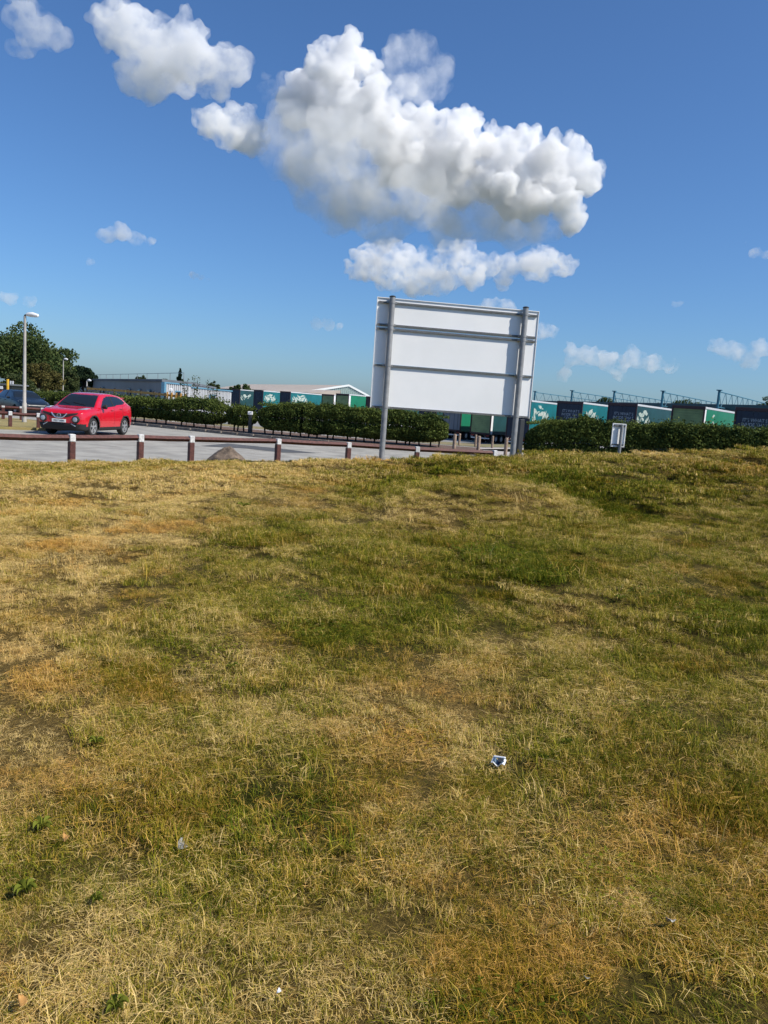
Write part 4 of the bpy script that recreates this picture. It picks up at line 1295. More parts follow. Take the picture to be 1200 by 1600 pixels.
def tree(px, ytop, ybase, Y, wpx, m, label, seed, n=9000, leaf=.30, shape='round', zb=YARD):
    rg = np.random.default_rng(seed)
    p = at(px, ybase, Y); tp = at(px, ytop, Y)
    t = empty('fir_tree' if shape == 'fir' else 'broadleaf_tree', (p.x, Y, zb)); tag(t, label, 'tree', 'trees beyond the yard')
    H = tp.z - zb; W = wpx * Y / 1200
    th = H * (.25 if shape != 'fir' else .1)
    MB().tube([(0, 0, -.2), (.05, 0, th), (0, .05, H * .6), (0, 0, H * .85)], [H * .035, H * .028, H * .015, .02], 8).build('trunk', M['bark'], t, True)
    C = []
    if shape == 'fir':
        for k in range(70):
            f = rg.uniform(0, 1) ** .8
            a = rg.uniform(0, 6.28); r = (1 - f) * W / 2 * rg.uniform(.5, 1.05)
            C.append((r * math.cos(a), r * math.sin(a), th + f * (H - th), .10 * W * (1.2 - f)))
    else:
        nc = 60
        for k in range(nc):
            d = rg.normal(size=3); d /= np.linalg.norm(d)
            if d[2] < -.55: d[2] *= -.5
            q = rg.uniform(.45, .92)
            C.append((d[0] * W / 2 * q, d[1] * W / 2 * q, th + (H - th) * (.48 + .46 * d[2] * q), W * rg.uniform(.07, .15)))
    for k in range(0, len(C), 6):
        c = C[k]
        MB().tube([(0, 0, min(c[2] * .6, H * .5)), (c[0] * .5, c[1] * .5, c[2] * .8), (c[0], c[1], c[2])], [H * .012, H * .008, .02], 5).build('limb', M['bark'], t)
    C = np.array(C)
    w = C[:, 3] ** 1.6; idx = rg.choice(len(C), n, p=w / w.sum())
    d = rg.normal(size=(n, 3)); d /= np.linalg.norm(d, axis=1)[:, None]
    P = C[idx, :3] + d * (C[idx, 3] * rg.uniform(.35, 1.12, n) ** .6)[:, None] * np.array([1.15, 1.15, .8])
    P = P[P[:, 2] > th * .6]
    V, F = leaves(P, leaf, rg)
    mesh_np('crown', V, F, M[m], t)
    return t
tree(45, 512, 606, 92, 150, 'tree_dark', 'biggest dark tree behind the tall street lamp', 1, 22000, .34)
tree(-25, 522, 606, 88, 120, 'tree_dark', 'dark tree cut by the left edge of the view', 2, 14000, .34)
tree(82, 545, 606, 96, 62, 'tree_dark', 'dark tree at the right shoulder of the biggest tree', 12, 9000, .32)
tree(64, 558, 606, 74, 58, 'tree_olive', 'brownish olive tree in front of the biggest dark tree', 3, 12000, .22)
tree(27, 575, 606, 70, 46, 'tree_mid', 'low green tree behind the lamp post foot', 13, 8000, .22)
tree(108, 575, 604, 84, 34, 'tree_mid', 'small green tree left of the dark fir', 14, 6000, .24)
tree(130, 568, 602, 120, 42, 'tree_fir', 'bushy dark fir left of the long grey wall', 4, 9000, .34)
tree(220.5, 580, 596, 185, 22, 'tree_mid', 'small round tree above the long grey wall', 5, 4000, .38)
tree(281, 576, 600, 150, 27, 'tree_fir', 'dark pointed tree above the office corner', 6, 5000, .36, 'fir')
tree(258, 587, 600, 170, 16, 'tree_mid', 'low tree top just left of the pointed tree', 15, 2500, .36)
tree(335, 593, 606, 190, 22, 'tree_mid', 'flat tree top above the lower office roof', 7, 3500, .42)
tree(368, 597, 608, 210, 20, 'tree_dark', 'tree top left of the beige roofed shed', 8, 3000, .46)
tree(386, 598, 608, 215, 22, 'tree_dark', 'wide tree top beside the beige roofed shed', 16, 3000, .46)
tree(944, 613, 640, 190, 40, 'tree_dark', 'tree top between the second and third blue masts', 9, 6000, .44)
tree(1072, 614, 650, 190, 46, 'tree_dark', 'rounded tree top above the olive shutter trailer', 10, 6000, .44)
tree(1030, 626, 650, 215, 40, 'tree_mid', 'low tree top behind the fourth blue mast', 17, 4000, .46)
tree(1203, 611, 650, 180, 50, 'tree_dark', 'tree top at the right edge above the last trailer', 11, 6000, .44)
# ------------------------------------------------------------------ grass: tufts of blades spread over the lawn
def blade_mat():
    m, nt, b = nodes_of('grass_blade')
    L = nt.links
    b.inputs['Roughness'].default_value = .75
    b.inputs['Specular IOR Level'].default_value = .08
    a_b = nt.nodes.new('ShaderNodeAttribute'); a_b.attribute_name = 'tone'          # per blade: x random, y height, z straw
    a_d = nt.nodes.new('ShaderNodeAttribute'); a_d.attribute_name = 'dry'; a_d.attribute_type = 'INSTANCER'
    sp = nt.nodes.new('ShaderNodeSeparateXYZ'); L.new(a_b.outputs['Vector'], sp.inputs[0])
    # dryness of the blade = place + blade + towards the tip
    def math_(op, x, y=None, z=None):
        n = nt.nodes.new('ShaderNodeMath'); n.operation = op
        for i, v in enumerate((x, y, z)):
            if v is None: continue
            if isinstance(v, (int, float)): n.inputs[i].default_value = v
            else: L.new(v, n.inputs[i])
        return n.outputs[0]
    v = math_('MULTIPLY_ADD', sp.outputs[0], .90, -.50)
    v = math_('ADD', v, a_d.outputs['Fac'])
    v = math_('MULTIPLY_ADD', sp.outputs[1], .10, v)
    v = math_('MULTIPLY_ADD', sp.outputs[2], .30, v)
    rp = nt.nodes.new('ShaderNodeValToRGB'); e = rp.color_ramp.elements
    e[0].position = .0; e[0].color = (.075, .105, .007, 1)
    e[1].position = 1.0; e[1].color = (.76, .56, .23, 1)
    for p, c in ((.22, (.140, .160, .010)), (.42, (.240, .228, .018)), (.58, (.36, .290, .036)), (.74, (.47, .338, .072)), (.88, (.60, .435, .145))):
        q = e.new(p); q.color = (*c, 1)
    L.new(v, rp.inputs['Fac'])
    a_w = nt.nodes.new('ShaderNodeAttribute'); a_w.attribute_name = 'withered'; a_w.attribute_type = 'INSTANCER'
    br = nt.nodes.new('ShaderNodeMix'); br.data_type = 'RGBA'
    L.new(a_w.outputs['Fac'], br.inputs['Factor']); L.new(rp.outputs['Color'], br.inputs['A'])
    bm_ = nt.nodes.new('ShaderNodeMix'); bm_.data_type = 'RGBA'; bm_.blend_type = 'MULTIPLY'; bm_.inputs['Factor'].default_value = 1
    L.new(rp.outputs['Color'], bm_.inputs['A']); bm_.inputs['B'].default_value = (.88, .70, .46, 1)
    L.new(bm_.outputs['Result'], br.inputs['B'])
    cout = br.outputs['Result']
    L.new(cout, b.inputs['Base Color'])
    tr = nt.nodes.new('ShaderNodeBsdfTranslucent'); L.new(cout, tr.inputs['Color'])
    mx = nt.nodes.new('ShaderNodeMixShader'); mx.inputs[0].default_value = .22
    L.new(b.outputs[0], mx.inputs[1]); L.new(tr.outputs[0], mx.inputs[2])
    L.new(mx.outputs[0], nt.nodes['Material Output'].inputs['Surface'])
    return m
BLADE = blade_mat()

def tuft(seed, n, rad, h, lean, width, straw=0.0, flat=0.0, leafy=0):
    """n tapered, bent blades round a point; flat: share of cut stalks lying on the ground"""
    rg = np.random.default_rng(seed)
    V = []; F = []; T = []
    nc = max(3, int(n / 26)); clumps = []
    for k in range(nc):                            # turf grows in little crowns with gaps between
        a = rg.uniform(0, 6.283); r = rad * math.sqrt(rg.random())
        clumps.append((r * math.cos(a), r * math.sin(a), rg.uniform(.55, 1.5), rg.uniform(0, 6.283), rg.normal(0, .16), rg.uniform(.008, .017)))
    for k in range(n):
        cx_, cy_, ch_, ca_, ct_, cr_ = clumps[rg.integers(nc)]
        if rg.random() < .30:
            a = rg.uniform(0, 6.283); r = rad * math.sqrt(rg.random())
            cx_, cy_, ch_, ct_, cr_ = r * math.cos(a), r * math.sin(a), .75, 0.0, 0.0
        p = np.array([cx_ + rg.normal() * cr_, cy_ + rg.normal() * cr_, -.012])
        lying = rg.random() < flat
        da = ca_ + rg.normal() * 1.1
        d = np.array([math.cos(da), math.sin(da), 0])
        hh = h * rg.uniform(.5, 1.2) * ch_
        le = lean * rg.uniform(.3, 1.5)
        if lying:
            hh *= rg.uniform(.9, 1.7); p[2] = rg.uniform(.004, h * .45)
            tilt = rg.uniform(-.18, .28)
            pts = [p, p + (d * math.cos(tilt) + np.array([0, 0, math.sin(tilt)])) * hh * .5, p + (d + np.array([0, 0, tilt * .4])) * hh]
        else:
            pts = [p, p + np.array([0, 0, hh * .55]) + d * hh * le * .35, p + np.array([0, 0, hh * (1 - .35 * min(le, 1.6))]) + d * hh * le]
        w = width * rg.uniform(.6, 1.3) * (.7 if lying else 1)
        sd = np.array([-d[1], d[0], 0]) if not lying else np.array([-d[1] * .7, d[0] * .7, rg.uniform(-.7, .7)])
        b = len(V)
        V += [pts[0] - sd * w, pts[0] + sd * w, pts[1] - sd * w * .8, pts[1] + sd * w * .8, pts[2]]
        F += [(b, b + 1, b + 3), (b, b + 3, b + 2), (b + 2, b + 3, b + 4)]
        t0 = min(max(rg.random() + ct_, 0), 1); st = 1.0 if (lying or rg.random() < straw) else 0.0
        T += [(t0, 0, st), (t0, 0, st), (t0, .5, st), (t0, .5, st), (t0, 1, st)]
    for k in range(leafy):                        # small round clover leaves
        a = rg.uniform(0, 6.283); r = rad * math.sqrt(rg.random()); h0 = rg.uniform(.008, .03)
        c = np.array([r * math.cos(a), r * math.sin(a), h0]); q = rg.uniform(.003, .0065)
        for j in range(3):
            an = a + j * 2.09; d = np.array([math.cos(an), math.sin(an), rg.uniform(-.2, .5)]); s = np.array([-d[1], d[0], rg.uniform(-.3, .3)])
            b = len(V)
            V += [c, c + d * q - s * q * .8, c + d * q * 1.9, c + d * q + s * q * .8]
            F += [(b, b + 1, b + 2), (b, b + 2, b + 3)]
            T += [(rg.uniform(.05, .4), 0, 0)] * 4
    me = bpy.data.meshes.new('tuft')
    Fn = np.array(F, dtype=np.int32)
    me.vertices.add(len(V)); me.vertices.foreach_set('co', np.array(V, dtype=np.float32).ravel())
    me.loops.add(Fn.size); me.loops.foreach_set('vertex_index', Fn.ravel())
    me.polygons.add(len(Fn)); me.polygons.foreach_set('loop_start', np.arange(0, Fn.size, 3, dtype=np.int32))
    me.update(calc_edges=True)
    at_ = me.attributes.new('tone', 'FLOAT_VECTOR', 'POINT')
    at_.data.foreach_set('vector', np.array(T, dtype=np.float32).ravel())
    me.materials.append(BLADE)
    return me

tcol = bpy.data.collections.new('grass_tufts')
KINDS_ = []
def add_kind(n, *a, **k):
    ids = []
    for i in range(n):
        me = tuft(100 + len(tcol.objects), *a, **k)
        o = bpy.data.objects.new('tuft_%03d' % len(tcol.objects), me)
        tcol.objects.link(o); ids.append(len(tcol.objects) - 1)
    return ids
LUSH = add_kind(5, 1250, .17, .042, .75, .0009, .08, .08)
MIXED = add_kind(6, 1250, .17, .034, .90, .0008, .12, .14)
DRY = add_kind(6, 1250, .17, .029, 1.0, .0008, .22, .22)
THATCH = add_kind(4, 460, .18, .034, 1.1, .0008, .5, .6)
CLOVER = add_kind(3, 500, .15, .032, .7, .0009, .1, .05, leafy=80)
FAR = add_kind(5, 700, .25, .044, .75, .0020, .12, .10)
FARDRY = add_kind(5, 700, .25, .037, .90, .0019, .24, .22)
LONG = add_kind(3, 40, .10, .10, .60, .0013, .35, .0)

def scatter(n, x0, x1, y0, y1, keep, rg):
    x = rg.uniform(x0, x1, n); y = rg.uniform(y0, y1, n)
    k = keep(x, y)
    return x[k], y[k]
rg = np.random.default_rng(99)
PX, PY, PI_, PS = [], [], [], []
def put(x, y, kinds_of, scale):
    d = dryness(x, y)
    PX.append(x); PY.append(y); PI_.append(kinds_of(d)); PS.append(scale(d))
def near_kind(d):
    v = d + rg.normal(0, .13, d.shape)
    out = np.where(v < .38, rg.choice(LUSH, d.shape), np.where(v < .62, rg.choice(MIXED, d.shape), rg.choice(DRY, d.shape)))
    th = rg.random(d.shape) < np.clip(v - .30, .06, .5) * .5
    out = np.where(th, rg.choice(THATCH, d.shape), out)
    out = np.where((rg.random(d.shape) < .09) & (v < .5), rg.choice(CLOVER, d.shape), out)
    return np.where(rg.random(d.shape) < .03, rg.choice(LONG, d.shape), out)
def far_kind(d):
    v = d + rg.normal(0, .13, d.shape)
    return np.where(v < .55, rg.choice(FAR, d.shape), rg.choice(FARDRY, d.shape))
def sc_(d): return (1.12 - .25 * d) * rg.uniform(.75, 1.2, d.shape) * (.74 + .80 * np.clip((fbm2(cur[0], cur[1], 2.8, 3, 77, .6) - .28) * 2.2, 0, 1.1))
def band(y0, y1, dens, kf, half):
    global cur
    A = (2 * half(y1)) * (y1 - y0)
    x = rg.uniform(-half(y1), half(y1), int(A * dens)); y = rg.uniform(y0, y1, int(A * dens))
    k = (np.abs(x) < half(y)) & (y < edge_y(x) - .05)
    # thinner where the ground is bare
    bare = fbm2(x, y, 2.4, 3, 123)
    k &= rg.random(x.shape) < np.clip(1.5 - np.clip(bare - .66, 0, 1) * 7, .8, 1)
    x = x[k]; y = y[k]; cur = (x, y)
    put(x, y, kf, sc_)
band(.9, 3.0, 62, near_kind, lambda y: y * .56 + 1.3)
band(3.0, 6.0, 54, near_kind, lambda y: y * .56 + 1.3)
band(6.0, 9.0, 50, near_kind, lambda y: y * .56 + 1.3)
band(9.0, 13.0, 36, far_kind, lambda y: y * .56 + 1.3)
band(13.0, 17.0, 30, far_kind, lambda y: y * .56 + 1.3)
band(17.0, 24.0, 10, far_kind, lambda y: y * .45 + 1.0)
X = np.concatenate(PX); Y = np.concatenate(PY); I = np.concatenate(PI_); S = np.concatenate(PS)
Z = lawn_z(X, Y)
e_ = .05
NX = -(lawn_z(X + e_, Y) - lawn_z(X - e_, Y)) / (2 * e_); NY = -(lawn_z(X, Y + e_) - lawn_z(X, Y - e_)) / (2 * e_)
n = len(X)
print('tufts', n)
gm = bpy.data.meshes.new('grass')
gm.vertices.add(n)
gm.vertices.foreach_set('co', np.stack([X, Y, Z], 1).astype(np.float32).ravel())
def attr(nm, ty, field, v):
    a = gm.attributes.new(nm, ty, 'POINT'); a.data.foreach_set(field, v)
attr('kind_index', 'INT', 'value', I.astype(np.int32))
attr('size', 'FLOAT', 'value', S.astype(np.float32))
attr('dry', 'FLOAT', 'value', np.clip(dryness(X, Y) + rg.normal(0, .12, n), 0, 1).astype(np.float32))
attr('withered', 'FLOAT', 'value', np.clip((fbm2(X, Y, 1.9, 4, 201, .65) - .53) * 4.5 + .35 * np.clip((4.2 - Y) / 2, 0, 1) + rg.normal(0, .25, n), 0, 1).astype(np.float32))
attr('turn', 'FLOAT_VECTOR', 'vector', np.stack([-NY * .6, NX * .6, rg.uniform(0, 6.283, n)], 1).astype(np.float32).ravel())
gm.update()
grass = link(bpy.data.objects.new('grass', gm))
tag(grass, 'parched mown grass with green and straw coloured patches covering the bank', 'grass', kind='stuff')
ng = bpy.data.node_groups.new('spread_tufts', 'GeometryNodeTree')
ng.interface.new_socket('Geometry', in_out='INPUT', socket_type='NodeSocketGeometry')
ng.interface.new_socket('Geometry', in_out='OUTPUT', socket_type='NodeSocketGeometry')
gi = ng.nodes.new('NodeGroupInput'); go = ng.nodes.new('NodeGroupOutput')
ip = ng.nodes.new('GeometryNodeInstanceOnPoints'); ci = ng.nodes.new('GeometryNodeCollectionInfo')
ci.inputs['Collection'].default_value = tcol
ci.inputs['Separate Children'].default_value = True
ci.inputs['Reset Children'].default_value = True
def named(nm, ty):
    q = ng.nodes.new('GeometryNodeInputNamedAttribute'); q.data_type = ty; q.inputs['Name'].default_value = nm
    return q.outputs['Attribute']
ng.links.new(gi.outputs[0], ip.inputs['Points'])
ng.links.new(ci.outputs[0], ip.inputs['Instance'])
ip.inputs['Pick Instance'].default_value = True
ng.links.new(named('kind_index', 'INT'), ip.inputs['Instance Index'])
ng.links.new(named('turn', 'FLOAT_VECTOR'), ip.inputs['Rotation'])
ng.links.new(named('size', 'FLOAT'), ip.inputs['Scale'])
ng.links.new(ip.outputs[0], go.inputs[0])
md = grass.modifiers.new('tufts', 'NODES'); md.node_group = ng

# ------------------------------------------------------------------ broad-leaved weeds and litter
M['weed'] = leaf_mat('weed_leaf', (.10, .125, .012), (.18, .20, .028), None, .3)
def rosette(px, py, r, nl, label, seed):
    rg = np.random.default_rng(seed)
    r = r * .34
    x, y = lawn_hit(px, py); z = float(lawn_z(x, y)) + .006
    t = empty('weed', (x, y, z)); tag(t, label, 'weed', 'broad leaved weeds in the grass')
    for k in range(nl):
        a = k * 2.4 + rg.uniform(-.3, .3); L = r * rg.uniform(.6, 1.1); w = L * rg.uniform(.16, .24)
        d = Vector((math.cos(a), math.sin(a), 0)); s = Vector((-d.y, d.x, 0)); h = rg.uniform(.4, 1.0)
        V = []
        for f, ww, zz in ((0, .15, .01), (.25, .6, .35 * h), (.5, 1, .52 * h), (.75, .85, .52 * h), (.93, .35, .42 * h), (1, .02, .36 * h)):
            c = d * L * f + Vector((0, 0, .015 + zz * L)); V += [c - s * w * ww + Vector((0, 0, .012 * ww)), c, c + s * w * ww + Vector((0, 0, .012 * ww))]
        F = []
        for i in range(5):
            F += [(i * 3, i * 3 + 1, i * 3 + 4, i * 3 + 3), (i * 3 + 1, i * 3 + 2, i * 3 + 5, i * 3 + 4)]
        mesh_np('leaf', V, F, M['weed'], t)
for i, (px, py, r, n, lb) in enumerate([
        (65, 1302, .12, 11, 'spreading weed rosette in dry grass near the left edge'), (40, 1405, .13, 12, 'dense weed clump lower left beside the green patch'),
        (150, 1168, .10, 8, 'small weed above the spreading rosette'), (150, 1420, .08, 7, 'pale little weed right of the dense clump'),
        (1185, 985, .16, 9, 'large leaved weed at the right edge'), (968, 942, .13, 9, 'weed in the middle of the olive slope'),
        (905, 885, .14, 8, 'weed near the shaded hollow of the bank'), (885, 1170, .08, 7, 'weed just behind the torn packet'),
        (850, 1195, .07, 8, 'tiny weed next to the bare soil by the packet'), (180, 1590, .10, 9, 'bright weed at the bottom left edge'), (360, 1050, .11, 7, 'weed amid the straw left of the middle'),
        (380, 795, .22, 9, 'tough dark weed tuft far up the bank')]):
    rosette(px, py, r, n, lb, 300 + i)

M['foil'] = mat('packet_white', (.75, .77, .78), .4, .2)
M['foil_in'] = mat('packet_blue', (.06, .10, .17), .35, .2, scale=90, col2=(.16, .24, .32))
M['film'] = mat('clear_film', (.16, .15, .12), .25, .0, scale=60, col2=(.30, .29, .26), spec=.6)
M['deadleaf'] = mat('dead_leaf', (.42, .22, .06), .7, var=.2, scale=60)
def packet():
    x, y = lawn_hit(778, 1206); z = float(lawn_z(x, y)) + .032
    t = empty('torn_packet', (x, y, z)); t.rotation_euler = (R(8), R(-5), R(-20))
    tag(t, 'torn open white and blue packet lying on the grass', 'litter')
    w, d = .056, .041
    V = []; n = 7
    for i in range(n):
        for j in range(5):
            V.append((w * (i / (n - 1) - .5), d * (j / 4 - .5), .006 * math.sin(i * 1.7) + .01 * abs(i / (n - 1) - .5) * 2))
    F = [(i * 5 + j, (i + 1) * 5 + j, (i + 1) * 5 + j + 1, i * 5 + j + 1) for i in range(n - 1) for j in range(4)]
    s = mesh_np('sheet', V, F, M['foil'], t); s.modifiers.new('thick', 'SOLIDIFY').thickness = .0015
    V2 = [(v[0] * .80, v[1] * .68, v[2] + .003) for v in V]
    mesh_np('printed_inside', V2, F, M['foil_in'], t)
    MB().box((.008, .004, .013), (.022, .03, .005), .3, .001).build('tray_lump', M['dark_metal'], t)
    MB().box((0, d * .42, .016), (w * .9, .008, .008), 0, .002).build('folded_edge', M['foil'], t)
packet()
def scrap(px, py, w, h, m, name, label, seed, lift=.04, stand=0.0):
    rg = np.random.default_rng(seed)
    x, y = lawn_hit(px, py); z = float(lawn_z(x, y)) + lift
    V = []; n, k = 7, 6
    for i in range(n):
        for j in range(k):
            u = i / (n - 1) - .5; v = j / (k - 1) - .5
            V.append((u * w * (1 - .35 * abs(v)) + rg.normal() * w * .02, v * h * (1 - .3 * abs(u)) + rg.normal() * h * .02, rg.normal() * w * .05 + .25 * w * u * v * 4))
    F = [(i * k + j, (i + 1) * k + j, (i + 1) * k + j + 1, i * k + j + 1) for i in range(n - 1) for j in range(k - 1)]
    o = mesh_np(name, V, F, M[m], None, True); o.modifiers.new('thick', 'SOLIDIFY').thickness = .001
    o.location = (x, y, z); o.rotation_euler = (stand, rg.uniform(-.3, .3), rg.uniform(0, 6.28))
    tag(o, label, 'litter')
scrap(285, 1332, .05, .032, 'film', 'plastic_scrap', 'crumpled clear plastic scrap in a green tuft', 1, .028, .5)
scrap(1045, 1458, .026, .045, 'film', 'plastic_scrap', 'pale crumpled plastic scrap in a dark hollow at lower right', 2, .04, .6)
scrap(103, 1333, .035, .02, 'deadleaf', 'fallen_leaf', 'orange dead leaf below the weed rosette', 3, .05)
scrap(35, 1596, .03, .02, 'deadleaf', 'fallen_leaf', 'orange dead leaf at the bottom left corner', 4, .05)
scrap(434, 1579, .016, .009, 'foil', 'paper_scrap', 'tiny white paper scrap at the bottom', 5, .05)
scrap(914, 1558, .012, .018, 'film', 'paper_scrap', 'small pale paper scrap at the bottom right', 6, .05, .5)
STEP = 0.2
# ------------------------------------------------------------------ clouds: closed bodies of bright even vapour
def cloud_mat(name, density):
    m = bpy.data.materials.new(name)
    m.use_nodes = True
    nt = m.node_tree
    nt.nodes.clear()
    out = nt.nodes.new('ShaderNodeOutputMaterial')
    sc = nt.nodes.new('ShaderNodeVolumeScatter')
    sc.inputs['Color'].default_value = (0.988, 0.995, 1, 1)  # slight blue put into the vapour to imitate haze and bluish shaded undersides
    sc.inputs['Density'].default_value = density
    sc.inputs['Anisotropy'].default_value = 0.0
    geo = nt.nodes.new('ShaderNodeNewGeometry')
    nz = nt.nodes.new('ShaderNodeTexNoise')
    nz.inputs['Scale'].default_value = 1 / 100.0
    nz.inputs['Detail'].default_value = 7
    nz.inputs['Roughness'].default_value = 0.68
    nt.links.new(geo.outputs['Position'], nz.inputs['Vector'])
    mr = nt.nodes.new('ShaderNodeMapRange')
    mr.inputs['From Min'].default_value = 0.40
    mr.inputs['From Max'].default_value = 0.60
    mr.inputs['To Min'].default_value = 0.0
    mr.inputs['To Max'].default_value = density
    nt.links.new(nz.outputs['Fac'], mr.inputs['Value'])
    nt.links.new(mr.outputs[0], sc.inputs['Density'])
    nt.links.new(sc.outputs[0], out.inputs['Volume'])
    m.cycles.volume_step_rate = STEP
    return m

CLOUD_D = 3000.0
_ico = None
def ico_sphere():
    global _ico
    if _ico is None:
        bm = bmesh.new()
        bmesh.ops.create_icosphere(bm, subdivisions=1, radius=1.0)
        _ico = (np.array([v.co[:] for v in bm.verts]), np.array([[v.index for v in f.verts] for f in bm.faces]))
        bm.free()
    return _ico

def make_cloud(blobs, density, label, seed, voxel=9.0, child=(12, 7, 4), rough=9.0, depth=0.5, flat=None, far=1.0):
    """blobs: (px, py, radius px); cauliflower heads grow on the upper side of every blob"""
    rg = np.random.default_rng(seed)
    D = CLOUD_D * far; s = D / 1200; voxel = voxel * far; rough = rough * far; density = density / far
    sph = []
    for (px, py, r) in blobs:
        c = np.array(at(px, py, D)) + np.array([0, rg.normal() * r * s * depth, 0])
        lvl = [(c, r * s)]
        sph.append((c, r * s))
        for k, n in enumerate(child):
            nxt = []
            for (cc, rr) in lvl:
                for _ in range(n):
                    d = rg.normal(size=3)
                    d /= np.linalg.norm(d)
                    d[2] = d[2] * 0.8 + 0.25
                    d[1] -= 0.15
                    d /= np.linalg.norm(d)
                    q = rr * rg.uniform(0.28, 0.52)
                    p = cc + d * rr * rg.uniform(0.78, 1.02) * np.array([1, 1, 1.0 if d[2] > 0 else 0.75])
                    nxt.append((p, q))
            sph += nxt
            lvl = nxt
    iv, jf = ico_sphere()
    V = np.concatenate([c + iv * q for c, q in sph])
    F = np.concatenate([jf + k * len(iv) for k in range(len(sph))])
    o = mesh_np('cloud', V, F)
    md = o.modifiers.new('r', 'REMESH')
    md.mode = 'VOXEL'; md.voxel_size = voxel
    me = bpy.data.meshes.new_from_object(o.evaluated_get(bpy.context.evaluated_depsgraph_get()))
    bpy.data.objects.remove(o, do_unlink=True)
    n = len(me.vertices)
    co = np.empty(n * 3); me.vertices.foreach_get('co', co); co = co.reshape(-1, 3)
    nm = np.empty(n * 3); me.vertices.foreach_get('normal', nm); nm = nm.reshape(-1, 3)
    q = 0
    for k, wl in enumerate((90.0, 42.0, 20.0, 11.0)):          # billowed relief, coarse to fine
        wl = max(wl, voxel * 1.6)
        q = q + (np.abs(vnoise(co / wl + 7.7 * k, seed + k) * 2 - 1) - .35) * (wl / 42.0) ** .8
    d = -q * rough * 1.5
    co = co + nm * d[:, None]
    if flat is not None:                       # the level condensation base
        lo = flat
        co[:, 2] = np.where(co[:, 2] < lo, lo + (co[:, 2] - lo) * 0.35, co[:, 2])
    me.vertices.foreach_set('co', co.astype(np.float32).ravel())
    me.update()
    o = link(bpy.data.objects.new('cloud', me))               # close the self-crossings left by the relief
    md = o.modifiers.new('r', 'REMESH')
    md.mode = 'VOXEL'; md.voxel_size = voxel * .8
    me = bpy.data.meshes.new_from_object(o.evaluated_get(bpy.context.evaluated_depsgraph_get()))
    bpy.data.objects.remove(o, do_unlink=True)
    me.materials.clear(); me.materials.append(cloud_mat('vapour', density))
    c = bpy.data.objects.new('cloud', me)
    link(c)
    tag(c, label, 'cloud', 'clouds in the sky')
    return c

make_cloud([(476, 140, 40), (528, 116, 38), (562, 102, 24), (520, 165, 46), (575, 180, 44), (462, 175, 26), (620, 225, 48), (648, 205, 40), (680, 250, 44),
            (718, 205, 24), (700, 190, 14), (725, 250, 46), (778, 258, 42), (820, 226, 22), (850, 272, 46), (892, 252, 30), (914, 285, 24), (868, 322, 34), (800, 305, 44), (730, 290, 40), (885, 345, 20)], 0.05,
           'great white cumulus cloud towering above the blank signboard', 3, voxel=6, flat=at(700, 372, CLOUD_D).z)
make_cloud([(490, 200, 60), (540, 250, 66), (600, 280, 66), (660, 305, 62), (720, 325, 54), (780, 335, 46), (835, 340, 40), (560, 310, 52), (480, 255, 44)], 0.008,
           'smooth blue grey body filling the lower left of the great cumulus', 33, voxel=10, child=(10, 4), rough=7, flat=at(640, 365, CLOUD_D).z)
make_cloud([(640, 95, 34), (655, 130, 36), (690, 110, 18), (612, 125, 26), (625, 165, 30)], 0.007, 'thin hazy puff behind the top of the great cumulus', 4, voxel=10, child=(10, 4), rough=16)
make_cloud([(480, 255, 60), (525, 305, 58), (600, 345, 46), (700, 362, 38), (800, 362, 34), (850, 355, 28)], 0.006, 'soft grey veil under the great cumulus', 5, voxel=14, child=(8,), rough=12)
make_cloud([(575, 410, 26), (605, 405, 24), (640, 412, 26), (672, 418, 24), (705, 405, 22), (735, 405, 22), (765, 412, 18), (795, 416, 16), (825, 412, 20), (856, 405, 26), (880, 420, 14), (690, 440, 22), (610, 436, 24), (650, 445, 22), (740, 436, 18), (790, 432, 16), (560, 425, 18), (840, 428, 18), (720, 425, 20)], 0.026,
           'low ragged cumulus just above the signboard', 6, voxel=5, child=(11, 6, 3), rough=9, far=1.6)
make_cloud([(205, 50, 44), (250, 85, 50), (310, 100, 40), (225, 120, 34), (370, 108, 26), (175, 10, 24), (285, 55, 26), (340, 130, 24)], 0.018,
           'broad white cloud high at the upper left', 7, voxel=8, child=(11, 6), rough=10)
make_cloud([(335, 205, 24), (375, 200, 32), (400, 222, 22), (378, 178, 14), (360, 215, 24)], 0.03, 'small bright cloud beside the great cumulus', 8, voxel=6, child=(11, 6), rough=7)
make_cloud([(440, 190, 20), (425, 150, 16), (415, 120, 10)], 0.004, 'faint wisp joining two clouds at the upper left', 9, voxel=9, child=(10, 4), rough=12)
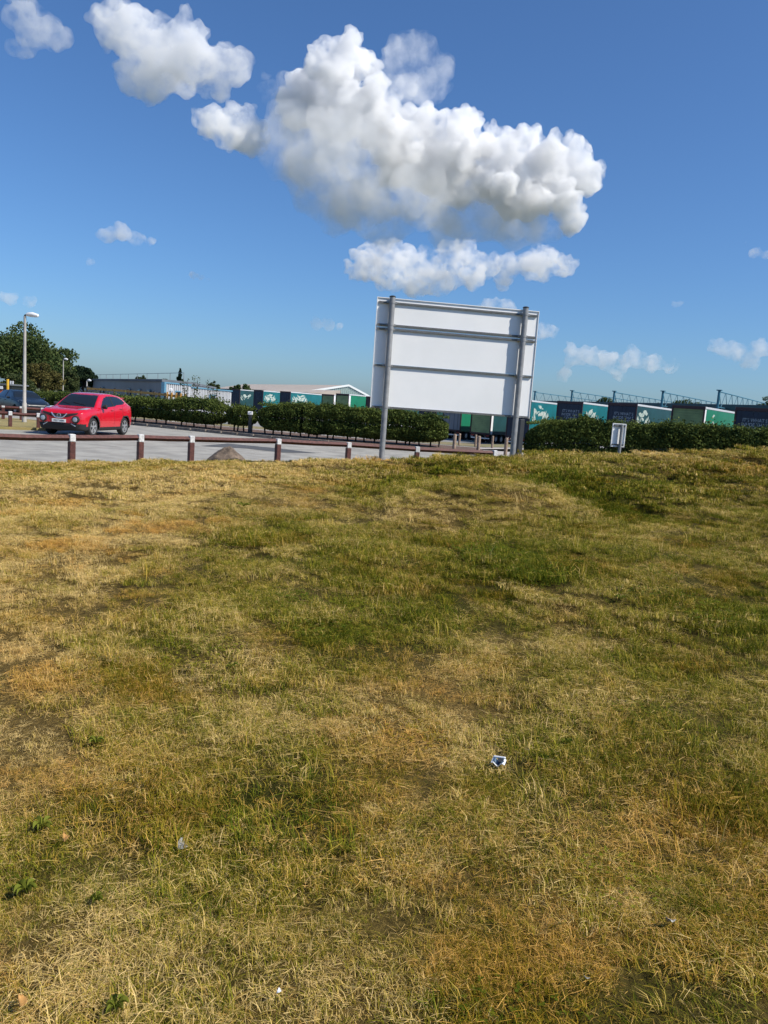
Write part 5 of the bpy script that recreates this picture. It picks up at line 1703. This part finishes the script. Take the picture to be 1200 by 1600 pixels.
make_cloud([(60, 55, 30), (30, 70, 18), (90, 65, 20), (45, 0, 22)], 0.010, 'thin pale puff in the upper left corner', 10, voxel=9, child=(10, 4), rough=12)
make_cloud([(165, 368, 12), (190, 362, 15), (212, 372, 12), (235, 379, 7)], 0.02, 'small flat cloud alone in the left sky', 11, voxel=5, child=(9, 4), rough=5)
make_cloud([(302, 431, 7), (315, 434, 7), (325, 437, 4)], 0.03, 'tiny cloud above the office block', 12, voxel=4, child=(8, 3), rough=4)
make_cloud([(495, 506, 9), (512, 508, 10), (530, 512, 7)], 0.016, 'faint little cloud left of the signboard', 13, voxel=4, child=(8, 3), rough=4)
make_cloud([(139, 410, 6), (146, 411, 5)], 0.010, 'speck of cloud below the small flat cloud', 14, voxel=4, child=(8, 3), rough=4)
make_cloud([(20, 469, 10), (45, 471, 9), (5, 466, 8)], 0.015, 'faint cloud streak above the tall street lamp', 15, voxel=4, child=(8, 3), rough=4)
make_cloud([(895, 558, 18), (925, 556, 16), (955, 565, 18), (990, 562, 16), (1020, 568, 15), (1045, 575, 12), (880, 585, 12), (970, 582, 14)], 0.014, 'long hazy cloud bank low above the blue masts', 16, voxel=7, child=(10, 4), rough=8, far=2.2)
make_cloud([(1125, 545, 14), (1150, 548, 16), (1185, 545, 16), (1170, 568, 14), (1220, 555, 20)], 0.013, 'hazy cloud low at the right edge', 17, voxel=7, child=(10, 4), rough=8, far=2.2)
make_cloud([(850, 518, 14), (862, 516, 10), (835, 522, 12)], 0.016, 'small cloud peeping out right of the signboard', 18, voxel=5, child=(9, 4), rough=5, far=2.2)
make_cloud([(765, 478, 14), (785, 482, 12), (800, 488, 9), (750, 484, 10)], 0.02, 'white cloud top rising behind the signboard', 19, voxel=5, child=(9, 4), rough=5, far=2.2)
make_cloud([(1062, 474, 6), (1056, 476, 5)], 0.010, 'speck of cloud in the right sky', 20, voxel=4, child=(8, 3), rough=4)
make_cloud([(1180, 393, 10), (1195, 400, 10), (1165, 378, 4)], 0.014, 'thin wisp near the right edge', 21, voxel=5, child=(8, 3), rough=5)
